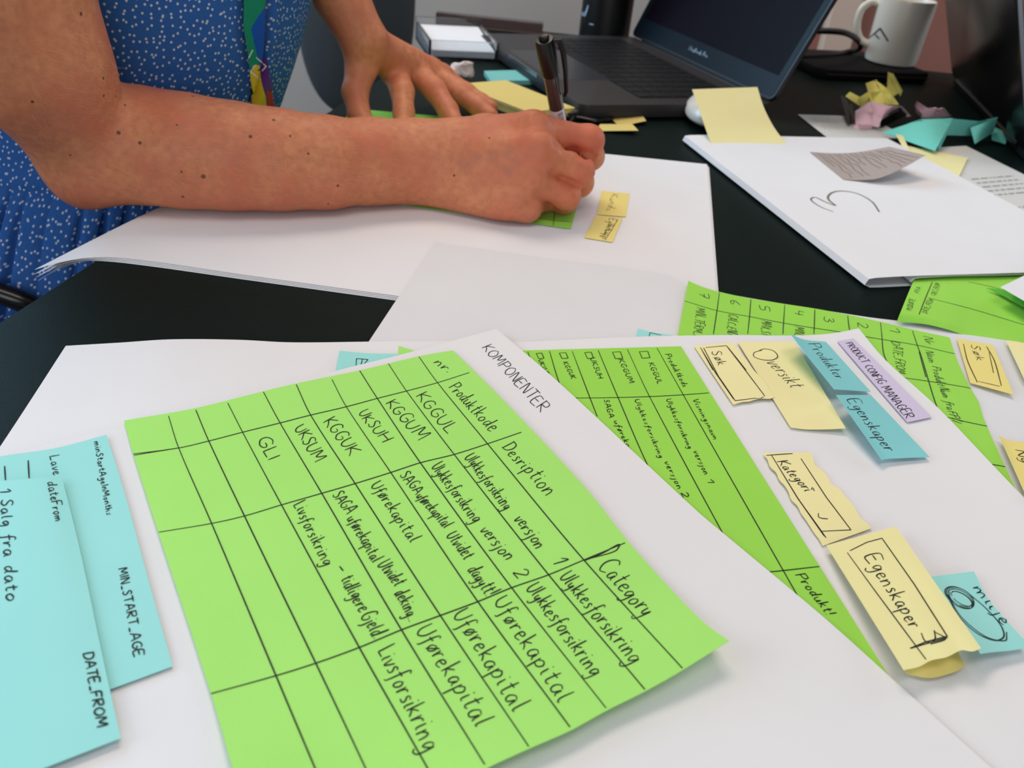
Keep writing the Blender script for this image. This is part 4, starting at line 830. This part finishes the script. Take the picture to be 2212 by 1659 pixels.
def rbox(x0, x1, y0, y1, z0, z1, rad, bev=0):
    bm = bmesh.new(); bmesh.ops.create_cube(bm, size=1)
    for v in bm.verts: v.co = ((x0+x1)/2+v.co.x*(x1-x0), (y0+y1)/2+v.co.y*(y1-y0), (z0+z1)/2+v.co.z*(z1-z0))
    ve = [e for e in bm.edges if abs(e.verts[0].co.z-e.verts[1].co.z) > 1e-4]; bmesh.ops.bevel(bm, geom=ve, offset=rad, segments=6, affect='EDGES', profile=.5)
    if bev:
        he = [e for e in bm.edges if abs(e.verts[0].co.z-e.verts[1].co.z) < 1e-4 and len(e.link_faces) == 2 and e.calc_face_angle(0) > .5]; bmesh.ops.bevel(bm, geom=he, offset=bev, segments=2, affect='EDGES', profile=.5)
    bm.verts.index_update(); V = np.array([v.co[:] for v in bm.verts]); F = [[v.index for v in f.verts] for f in bm.faces]; bm.free(); return V, F
sg = 1 if (X(np.array([[0, 10, 0]]))[0]-LA)@(P(1375, 80, 16)-LA) > 0 else -1
def LX(V): V = np.array(V, float); V[:, 1] *= sg; return X(V)
def addr(mb, r, f=LX): V, F = r; return mb.add(f(V), F)
addr(MB(), rbox(0, Wd, 0, Dp, 2.5, 15, 10, 1.2)).build('base', deck, lp)
MB().box(Wd*.36, Wd*.64, -.4, 1.0, 11.5, 15.2, 0, LX).build('thumb_notch', alu_l, lp)
kb = MB()
for r in range(6):
    n = 14 if r else 14
    for k in range(n):
        kw_ = (Wd-46)/n; x0 = 23+k*kw_; y0 = Dp-28-(r+1)*18.2
        if r == 5 and 4 <= k < 9:
            if k == 4: kb.box(x0+1, x0+5*kw_-1, y0, y0+16.2, 15.05, 15.9, .3, LX)
            continue
        kb.box(x0+1, x0+kw_-1, y0, y0+16.2, 15.05, 15.9, .3, LX)
kw0 = addr(MB(), rbox(20, Wd-20, Dp-140, Dp-26, 14.9, 15.1, 4)).build('keyboard', keym, lp); kb.build('keys', keym, kw0, smooth=False)
addr(MB(), rbox(Wd/2-65, Wd/2+65, 8, 88, 14.9, 15.12, 4)).build('trackpad', mat('trackpad_glass', (50, 50, 54), .3, .4), lp)
hang = math.radians(24)                     # the lid leans back
def LID(V):
    V = np.array(V, float); y = Dp-4+V[:, 1]*math.sin(hang)-V[:, 2]*math.cos(hang)*0+V[:, 2]*math.cos(hang); z = 15+V[:, 1]*math.cos(hang)-V[:, 2]*math.sin(hang); return LX(np.stack([V[:, 0], y, z], 1))
addr(MB(), rbox(0, Wd, 2, 219, 0, 5, 8, .8), LID).build('lid', alu, lp)
scr = addr(MB(), rbox(2.5, Wd-2.5, 5, 216.5, -.5, .1, 6), LID).build('bezel', bez, lp)
addr(MB(), rbox(11, Wd-11, 26, 207, -.7, -.4, 1), LID).build('display', screen_m, lp)
MB().tube(LID([(30, -1, 3), (Wd-30, -1, 3)]), 4.2, 14).build('hinge', black, lp)
# small maker's lettering under the display
class Face(Sheet):
    def __init__(s, f, o): s.f = f; s.o = o
    def find(s, q): q = np.asarray(q); return q[:, 0], q[:, 1]
    def at(s, u, v): return s.f(np.stack([u, v, np.full(len(u), -.72)], 1))
    def normal(s, u, v): n = s.f([(0, 0, -1)])[0]-s.f([(0, 0, 0)])[0]; return np.tile(n, (len(u), 1))
fc = Face(LID, scr); g = Pen(fc); g.text('MacBook Pro', (Wd/2-20, 13.5), (Wd/2+20, 13.5), (0, 5), None, .9, jit=0); g.done('lettering', mat('pale_lettering', (150, 170, 190), .5, .3))

# second laptop at the right, seen from behind its lid
H1, H2 = P(2207, 338, 6), P(2040, 158, 6); H2 = H1+(H2-H1)/np.linalg.norm(H2-H1)*345
X2, ex2, ey2 = frame_of(H1, H2, 0); W2 = 345; sg2 = -1 if ey2[0] < 0 else 1       # +y: away to the right
def R2(V): V = np.array(V, float); V[:, 1] *= sg2; return X2(V)
l2 = thing('laptop', R2([(W2/2, 110, 0)])[0], 'open laptop at the right edge, black back of its lid and bright edge showing', 'laptop')
addr(MB(), rbox(0, W2, 4, 240, 2, 15, 9, 1), R2).build('base', alu, l2)
th2 = math.radians(LIDT)
def LID2(V):
    V = np.array(V, float); y = 2-V[:, 1]*math.sin(th2)-V[:, 2]*math.cos(th2); z = 10+V[:, 1]*math.cos(th2)-V[:, 2]*math.sin(th2); return R2(np.stack([V[:, 0], y, z], 1))
lid2 = addr(MB(), rbox(0, W2, 0, 240, -5, 0, 9, .6), LID2).build('lid', mat('polished_black_lid', (20, 19, 20), .22, .5), l2)
MB().box(-.8, .2, 6, 234, -4.2, -.8, 0, LID2).build('lid_edge', alu_l, lid2)
MB().tube(R2([(30, 4, 9), (W2-30, 4, 9)]), 4, 12).build('hinge', black, l2)

# ------------------------------------------------------------------ bottle
bc = PY(1303, 84, 1184)*W(1, 1, 0)
bt = thing('bottle', bc, 'black bottle with pale marks standing at the far table edge behind the laptop', 'bottle')
MB().lathe([(30, 0), (32.5, 2), (32.5, 190), (30, 205), (22, 216), (20, 222), (20, 226)], c=bc).build('body', black, bt)
MB().lathe([(21, 226), (23, 228), (23, 258), (21, 261), (.5, 261)], c=bc).build('cap', black, bt)
bm_ = MB().lathe([(32.5, 0), (32.5, 200)], c=bc, n=96); rs = Ray(BVHTree.FromPolygons([Vector(v) for v in np.concatenate(bm_.V)], bm_.F)); rs.o = bt
g = Pen(rs); ZB = lambda l: [(900+.226*x, .226*y) for x, y in l]
g.line(ZB([(1560, 60), (1575, 95), (1590, 150), (1600, 110)]), 1.6); g.line(ZB([(1640, 50), (1625, 100), (1605, 155)]), 2.2); g.line(ZB([(1650, 228), (1692, 236)]), 1.2); g.done('logo_mark', mat('pale_print', (176, 196, 220), .5, .3))

# ------------------------------------------------------------------ mug on a black zipped case
cream = mat('cream_glazed_ceramic', (250, 240, 224), .25, .5, coat=.3)
mc = P(1921, 135, 13)*W(1, 1, 0); zc = 13
mg = thing('mug', mc+W(0, 0, zc), 'white mug with a black line mark, standing on the black zipped case', 'mug')
MB().lathe([(28, 0), (31, 2), (32.4, 8), (34, 73), (33.5, 76), (32.2, 76), (31, 73), (30, 10), (27, 6), (.5, 6)], c=mc+W(0, 0, zc), n=64).build('body', cream, mg)
hd = W(-.97, .24, 0)
hp = spline([mc+hd*32+W(0, 0, zc+66), mc+hd*42+W(0, 0, zc+67), mc+hd*51+W(0, 0, zc+57), mc+hd*51+W(0, 0, zc+38), mc+hd*43+W(0, 0, zc+23), mc+hd*31+W(0, 0, zc+18)], 30)
MB().tube(hp, 4.6, 14).build('handle', cream, mg)
bm_ = MB().lathe([(32.6, 6), (34.3, 76)], c=mc+W(0, 0, zc), n=128); rs = Ray(BVHTree.FromPolygons([Vector(v) for v in np.concatenate(bm_.V)], bm_.F)); rs.o = mg
g = Pen(rs); ZM = lambda l: [(1700+.2315*x, .2315*y) for x, y in l]
g.poly(ZM([(770, 352), (870, 265), (945, 385)]), 1.9); g.poly(ZM([(815, 312), (862, 362)]), 1.7); g.done('printed_mark', mat('dark_print', (52, 46, 44), .5, .3))
# case
cs = P(1885, 158, 8)*W(1, 1, 0); X3, e3, _ = frame_of(P(1765, 158, 6), P(2005, 168, 6), 0)
LW_ = np.linalg.norm((P(2005, 168, 6)-P(1765, 158, 6))*W(1, 1, 0))
case = thing('zipped_case', X3([(LW_/2, 40, 0)])[0], 'flat black zipped case with a loop strap under the white mug', 'case')
V, F = rbox(0, LW_, -8, 112, .5, 12.5, 14, 3); MB().add(X3(V), F).build('body', black_soft, case)
zp = spline([(8, -8.5, 6.5), (LW_-14, -8.5, 6.5), (LW_-4, -5, 6.5), (LW_+.5, 6, 6.5)], 60); MB().tube(X3(zp), 1.3, 8).build('zipper', mat('zipper_metal', (52, 46, 48), .4, .5, metal=.5), case)
MB().tube(spline([P(1690, 98, 26), P(1720, 70, 52), P(1775, 67, 52), P(1825, 71, 48), P(1856, 90, 32), P(1858, 104, 22), P(1830, 113, 15), P(1770, 122, 13), P(1700, 125, 13)], 50), 3.6, 12).build('loop_strap', black, case)

# ------------------------------------------------------------------ acrylic box of note paper, and the clear strip behind it
acr = mat('clear_acrylic', (232, 236, 240), .03, .5, trans=1, ior=1.49)
a0, a1 = P(926, 128, 0), P(1088, 134, 0); X4, e4, n4_ = frame_of(a0, a1, 0); aw = np.linalg.norm(a1-a0)-6
box = thing('acrylic_box', X4([(aw/2, 55, 0)])[0], 'clear acrylic note box at the far left table edge beside the laptop', 'box')
for nm, q in [('base', (0, aw, 0, 105, .4, 3)), ('front_wall', (0, aw, 0, 3, 3, 20)), ('back_wall', (0, aw, 102, 105, 3, 26)), ('side_wall', (0, 3, 3, 102, 3, 20)), ('side_wall', (aw-3, aw, 3, 102, 3, 20))]:
    MB().box(*q, .5, X4).build(nm, acr, box, smooth=False)
pb = MB()
pb.box(4, aw-4, 4.5, 100, 3.2, 9, .3, lambda V: X4(np.stack([V[:, 0], V[:, 1], V[:, 2]+np.where(V[:, 2] > 6, np.clip(V[:, 1], 0, 100)*.09, 0)], 1)))
tag(pb.build('note_block', paper, smooth=False), 'block of plain white note paper inside the clear acrylic box', 'paper block')
b0, b1 = P(940, 66, 0), P(1172, 72, 0); b0 = W(*(PY(940, 66, 1190)[:2]), 0); b1 = W(*(PY(1172, 70, 1190)[:2]), 0); X5, _, _ = frame_of(b0, b1, 0); bw = np.linalg.norm(b1-b0)
tag(MB().box(0, bw, 0, 14, .3, 15, 1, X5).build('acrylic_strip', mat('smoky_acrylic', (120, 100, 96), .05, .5, trans=.75, ior=1.49), smooth=False), 'clear smoky acrylic block lying along the far table edge', 'acrylic block')

# ------------------------------------------------------------------ note pads and loose notes near the laptop
def pad(name, label, q, z, m, sheets=3, group=None):
    pts = [P(x, y, z)*W(1, 1, 0) for x, y in q]; p = thing(name, sum(pts)/4+W(0, 0, .2), label, 'note pad', group); step = (z-.3)/sheets; rr = random.Random(2)
    cx_, cy_ = (sum(pts)/4)[:2]
    for i in range(sheets):
        j = rr.uniform(-1, 1); MB().prism([(a[0]+j, a[1]-j*.6) for a in pts], .3+i*step, .3+(i+1)*step-.25).build('paper_block', m, p, smooth=False)
    return p
pad('note_pad', 'thick yellow note pad between the resting hand and the laptop', [(986, 181), (1095, 173), (1246, 233), (1142, 241)], 9, yellow_pad, 3)
pad('note_pad', 'small blue-green note pad behind the thick yellow pad', [(1044, 152), (1128, 150), (1165, 172), (1058, 174)], 5, mat('sea_green_note_paper', (120, 190, 184), .8, .2), 1)
for lab, q in [('torn yellow scrap below the laptop, farther of two', [(1318, 254), (1388, 249), (1396, 261), (1338, 273)]), ('torn yellow scrap below the laptop, nearer of two', [(1296, 268), (1366, 268), (1379, 282), (1288, 283)])]:
    note(lab, *[(x, y, 1.2 if i in (0, 3) else 4) for i, (x, y) in enumerate(q)], yellow_pad, name='yellow_scrap', n=8, k=8, group='yellow scraps below the laptop')
pc = [P(1228, 246, 5), P(1392, 238, 5)]
pn = thing('pen', pc[0]*W(1, 1, 0), 'black pen lying on the table in front of the laptop edge', 'pen'); dd = (pc[1]-pc[0]); dl = np.linalg.norm(dd)
MB().lathe([(1, 0), (4, 8), (4.6, 14), (4.6, dl-30)], c=pc[0], axis=dd, n=20).build('barrel', black, pn); MB().lathe([(5, dl-30), (5.2, dl-2), (3.5, dl)], c=pc[0], axis=dd, n=20).build('cap', black, pn)
MB().tube([pc[0]+dd/dl*(dl-4)+W(0, -6.4, 3), pc[0]+dd/dl*(dl-36)+W(0, -6, 3)], 1.1, 8).build('clip', alu, pn)
tag(MB().tube(spline([P(1205, 262, 2.5), P(1240, 254, 2.5), P(1290, 262, 2.5), P(1325, 252, 2.5), P(1300, 243, 2.5), P(1250, 250, 2.5), P(1230, 268, 2.5)], 60), 2.2, 10).build('cable', black), 'thin black cable coiled beside the torn yellow scraps', 'cable')

# mouse
ms = thing('computer_mouse', PY(1548, 277, 836)*W(1, 1, 0), 'white computer mouse half hidden behind the upright yellow note', 'mouse'); mo = np.array(ms['_o'])
bm = bmesh.new(); bmesh.ops.create_uvsphere(bm, u_segments=48, v_segments=32, radius=1)
mv = []
for v in bm.verts:
    x_, y_, z_ = v.co; zz = z_*20 if z_ > 0 else z_*8
    mv.append(mo+W(0, 0, 9)+W(33*np.sign(x_)*abs(x_)**.9, 46*np.sign(y_)*abs(y_)**.9, zz))
bm.verts.index_update(); fm = [[v.index for v in f.verts] for f in bm.faces]; bm.free()
sh_ = me_obj('shell', mv, fm, mat('cream_plastic', (228, 220, 208), .3, .5, coat=.3), ms)
MB().lathe([(3, -3), (6, -2), (6, 2), (3, 3)], c=mo+W(0, 26, 25), axis=(1, 0, 0), n=24).build('scroll_wheel', mat('grey_rubber', (120, 118, 116), .6, .3), ms)
st = sheet('yellow_note', 'upright yellow note standing in front of the white mouse', 'note', P(1495, 193, 36), P(1636, 188, 37), P(1700, 312, 6.5), P(1536, 312, 6.5), yellow, left=[P(1513, 245, 22)], right=[P(1650, 232, 25), P(1672, 275, 13)], n=16, k=24)

# papers at the right behind the folded sheets
def printed(label, A, B, C, D, rows, seed, u0=.1, u1=.9):
    s_ = sheet('printed_sheet', label, 'paper', A, B, C, D, mat('greyish_print_paper', (214, 214, 210), .85, .15, noise=.05, nscale=25), n=14, k=14)
    g = Pen(s_); rr = random.Random(seed); mb = MB()
    for v in rows:
        u = u0
        while u < u1:
            e_ = min(u1, u+rr.uniform(.02, .09)); us = np.array([u, e_]); q = s_.at(us, [v, v]); q2 = s_.at(us, [v+.012, v+.012]); mb.add(np.concatenate([q, q2[::-1]])+W(0, 0, .15), [[0, 1, 2, 3]]); u = e_+.02
    me_obj('printed_text', np.concatenate(mb.V), mb.F, mat('grey_print', (150, 150, 150), .7, .1), s_.o, smooth=False); return s_
printed('pale printed slip under the crumpled pink note', P(1723, 247, .8), P(1880, 252, .8), P(1960, 298, .8), P(1792, 301, .8), [.12, .2, .28, .5, .58], 1, .1, .6)
printed('printed document beside the second laptop, far right of the folded sheets', P(1955, 322, .9), P(2087, 315, .9), P(2400, 470, .9), P(2150, 500, .9), [.45, .5, .55, .6, .65, .8], 2, .35, .85)
note('flat yellow note between the grey note and the printed document', (1946, 312, 2), (2091, 341, 2.4), (2067, 391, 2.4), (1925, 350, 2), yellow, name='yellow_note')
note('narrow pale yellow strip curling up under the crumpled blue-green note', (1935, 290, 9), (1950, 292, 8), (1965, 325, 2.6), (1950, 318, 2.6), yellow, name='yellow_strip', n=6, k=10)

def crumple(name, label, c, r, m, seed, cuts=26, stretch=(1, 1, 1), group=None):
    bm = bmesh.new(); bmesh.ops.create_icosphere(bm, subdivisions=3, radius=1); rr = random.Random(seed); pl = []
    for _ in range(cuts):
        d_ = Vector((rr.gauss(0, 1), rr.gauss(0, 1), rr.gauss(0, 1))).normalized(); pl.append((d_, rr.uniform(.55, .85)))
    sp = [(Vector((rr.gauss(0, 1), rr.gauss(0, 1), rr.gauss(0, .7))).normalized(), rr.uniform(.2, .5)) for _ in range(6)]
    for v in bm.verts:
        n_ = v.co.normalized(); f_ = 1.0
        for d_, h_ in pl:
            q_ = n_.dot(d_)
            if q_*f_ > h_: f_ = h_/q_
        for d_, a_ in sp:
            q_ = n_.dot(d_)
            if q_ > .86: f_ += a_*(q_-.86)/.14
        f_ += .05*math.sin(9*n_.x+5*n_.y+seed)*math.sin(8*n_.z-6*n_.y)
        v.co = n_*f_
    bm.verts.index_update(); V = np.array([v.co[:] for v in bm.verts])*np.array(stretch)*r; F = [[v.index for v in f.verts] for f in bm.faces]; bm.free()
    V[:, 2] -= V[:, 2].min(); V[:, 2] = np.maximum(V[:, 2], .6)
    return tag(me_obj(name, V+np.array(c), F, m, smooth=False), label, 'crumpled paper', group)
crumple('crumpled_note', 'crumpled white scrap beside the blue-green pad', P(998, 174, .4), 13, mat('crumpled_white_paper', (222, 206, 202), .85, .15), 3, stretch=(1.2, 1, .8))
# crumpled yellow note: three bent flaps of one sheet
def flaps(label, quads, m, name='crumpled_note'):
    VV, FF, k0 = [], [], 0
    for q in quads:
        s_ = Sheet([P(*q[0]), P(*q[1])], [P(*q[1]), P(*q[2])], [P(*q[3]), P(*q[2])], [P(*q[0]), P(*q[3])], (lambda am: (lambda u, v: am*np.sin(u*math.pi)*np.sin(v*math.pi)))(q[4] if len(q) > 4 else 0))
        V, F = s_.mesh(12, 12, .3); VV.append(V); FF += [[i+k0 for i in f] for f in F]; k0 += len(V)
    return tag(me_obj(name, np.concatenate(VV), FF, m, sharp=50), label, 'crumpled paper')
ym = mat('bright_yellow_note_paper', (248, 236, 130), .8, .2, noise=.1, nscale=60)
flaps('crumpled yellow note with one corner pointing up, behind the pink ones', [((1870, 180, 22), (1893, 172, 30), (1925, 226, 12), (1882, 222, 12), 5), ((1893, 174, 30), (1918, 192, 24), (1942, 226, 12), (1915, 226, 12), -4), ((1916, 190, 26), (1918, 155, 44), (1949, 196, 24), (1930, 208, 18), 4),
    ((1918, 156, 44), (1930, 160, 42), (1950, 196, 22), (1945, 208, 18), -3), ((1826, 208, 14), (1836, 198, 18), (1858, 210, 14), (1856, 228, 6), 2), ((1854, 212, 14), (1876, 198, 20), (1884, 224, 8), (1858, 232, 4), 3), ((1882, 200, 22), (1915, 192, 22), (1942, 226, 8), (1885, 226, 8), 6)], ym)
ZC = lambda x, y, z: (1700+.2315*x, .2315*y, z)
flaps('crumpled pink note in front of the crumpled yellow note', [(ZC(635, 1040, 10), ZC(772, 945, 20), ZC(806, 1045, 17), ZC(660, 1062, 9), 2), (ZC(635, 1045, 9), ZC(797, 1048, 17), ZC(803, 1170, 5), ZC(640, 1172, 2), 3), (ZC(772, 945, 20), ZC(952, 985, 17), ZC(890, 1085, 15), ZC(804, 1050, 17), -4),
    (ZC(804, 1048, 17), ZC(892, 1082, 15), ZC(855, 1188, 4), ZC(800, 1178, 4), -2), (ZC(948, 985, 17), ZC(1062, 990, 12), ZC(965, 1055, 8), ZC(890, 1090, 12), 3), (ZC(1050, 988, 12), ZC(1075, 995, 13), ZC(1155, 1082, 5), ZC(1120, 1092, 3), 1), (ZC(890, 1088, 12), ZC(965, 1050, 8), ZC(905, 1150, 2), ZC(850, 1188, 3), 2),
    (ZC(618, 1165, 2), ZC(700, 1160, 7), ZC(690, 1205, 1), ZC(620, 1195, 1), 2), (ZC(690, 1160, 7), ZC(800, 1165, 6), ZC(790, 1200, 1), ZC(690, 1205, 1), 2)], pink)
flaps('smaller crumpled pink note behind the crumpled blue-green note', [(ZC(1195, 985, 12), ZC(1210, 948, 18), ZC(1300, 1002, 14), ZC(1255, 1095, 3), 3), (ZC(1200, 985, 12), ZC(1255, 1050, 9), ZC(1262, 1100, 2), ZC(1205, 1045, 5), -2), (ZC(1296, 1000, 14), ZC(1385, 1032, 12), ZC(1362, 1105, 3), ZC(1255, 1098, 3), -3),
    (ZC(1378, 1032, 12), ZC(1455, 1006, 16), ZC(1535, 1085, 5), ZC(1365, 1105, 3), 5), (ZC(1330, 1005, 13), ZC(1400, 1012, 15), ZC(1440, 1060, 9), ZC(1360, 1060, 8), 3)], pink)
flaps('crumpled blue-green note with folded flaps at the right', [((1905, 286, 5), (1990, 258, 22), (2058, 256, 22), (2020, 326, 6), 6), ((1990, 258, 22), (2058, 255, 24), (2046, 290, 10), (2030, 322, 5), -3), ((2054, 256, 22), (2118, 262, 18), (2110, 294, 4), (2044, 292, 6), 5),
    ((2096, 276, 14), (2155, 254, 26), (2146, 286, 8), (2106, 311, 4), 4), ((2118, 262, 20), (2155, 253, 26), (2150, 268, 16), (2100, 282, 10), 3), ((2143, 272, 12), (2178, 288, 8), (2172, 311, 2), (2142, 302, 3), 2)], mat('aqua_note_paper', (120, 214, 200), .75, .25, noise=.1, nscale=60))
flaps('black crumpled scrap of film beside the crumpled pink note', [((1815, 205, 12), (1826, 210, 14), (1848, 262, 4), (1832, 270, 3), 3), ((1900, 262, 8), (1945, 234, 14), (1960, 248, 8), (1905, 275, 2), 4), ((1826, 214, 12), (1840, 224, 10), (1850, 262, 4), (1836, 266, 3), -2)], black, 'film_scrap')

# ------------------------------------------------------------------ chairs
ch = thing('office_chair', W(-360, 640, -740), 'chair the person sits on, black tubular armrest at the left edge', 'chair')
sv, sf = rbox(-560, -150, 440, 850, -345, -300, 60, 14); MB().add(sv, sf).build('seat', mat('blue_grey_fabric', (58, 56, 86), .9, .1, bump=.2, bscale=900), ch)
bv, bf = rbox(-230, 230, -40, 0, 0, 420, 20, 8); bv = np.stack([-505+bv[:, 1]*1.0-bv[:, 2]*.12, 645+bv[:, 0]*.95, -250+bv[:, 2]], 1); MB().add(bv, bf).build('backrest', black_soft, ch)
ab_ = [P(-160, 588, -30), P(-60, 612, -48), P(0, 634, -56), P(40, 648, -60), P(75, 664, -66)]
for k in (0, 1):
    q = np.array(ab_)+W(0, 0, 0) if k == 0 else np.array([[a[0], 1290-a[1], a[2]] for a in ab_])
    full = spline([W(-440, q[0][1], -330), W(-450, q[0][1], -120), *q, W(q[-1][0]+18, q[-1][1]+8, -90), W(q[-1][0]+18, q[-1][1]+12, -330)], 90)
    MB().tube(full, 7.0, 16).build('armrest', mat('glossy_black_metal', (15, 15, 16), .22, .6), ch)
MB().lathe([(28, 0), (28, 330)], c=W(-360, 645, -680)).build('pedestal', leg_m, ch)
for k in range(5):
    a = 2*math.pi*k/5+.3; MB().tube([W(-360, 645, -660), W(-360+260*math.cos(a), 645+260*math.sin(a), -700)], [22, 14], 10).build('leg', leg_m, ch)
    MB().lathe([(6, -12), (26, -10), (26, 10), (6, 12)], c=W(-360+260*math.cos(a), 645+260*math.sin(a), -713), axis=(math.sin(a), -math.cos(a), 0), n=20).build('caster', black, ch)
# empty chair beyond the far left table corner
oc = PY(760, 100, 1560); grey_p = mat('dark_grey_shell', (62, 66, 68), .5, .3)
c2 = thing('chair', W(oc[0], 1590, -740), 'empty dark grey chair with a rounded back, behind the resting arm', 'chair')
bm = bmesh.new(); bmesh.ops.create_uvsphere(bm, u_segments=48, v_segments=32, radius=1); cv_ = []
for v in bm.verts:
    x_, y_, z_ = v.co; x_, z_ = np.sign(x_)*abs(x_)**.8, np.sign(z_)*abs(z_)**.8
    cv_.append(oc+W(105*x_, 26*y_+30*x_*x_, 205*z_+85))
bm.verts.index_update(); cf = [[v.index for v in f.verts] for f in bm.faces]; bm.free(); bk = me_obj('backrest', cv_, cf, grey_p, c2)
MB().tube([oc+W(0, 10, -60), oc+W(0, 10, -220), oc+W(0, 60, -290)], 16, 12).build('back_post', leg_m, c2)
zs_ = oc[2]-290; sv, sf = rbox(oc[0]-200, oc[0]+200, 1500+60, 1930, zs_-30, zs_+10, 80, 10); MB().add(sv, sf).build('seat', grey_p, c2)
for x_, y_ in [(-150, 1600), (150, 1600), (-150, 1880), (150, 1880)]: MB().tube([W(oc[0]+x_, y_, zs_-25), W(oc[0]+x_*1.15, y_, -739)], 11, 10).build('leg', leg_m, c2)

for o in bpy.data.objects:
    if '_o' in o: del o['_o']
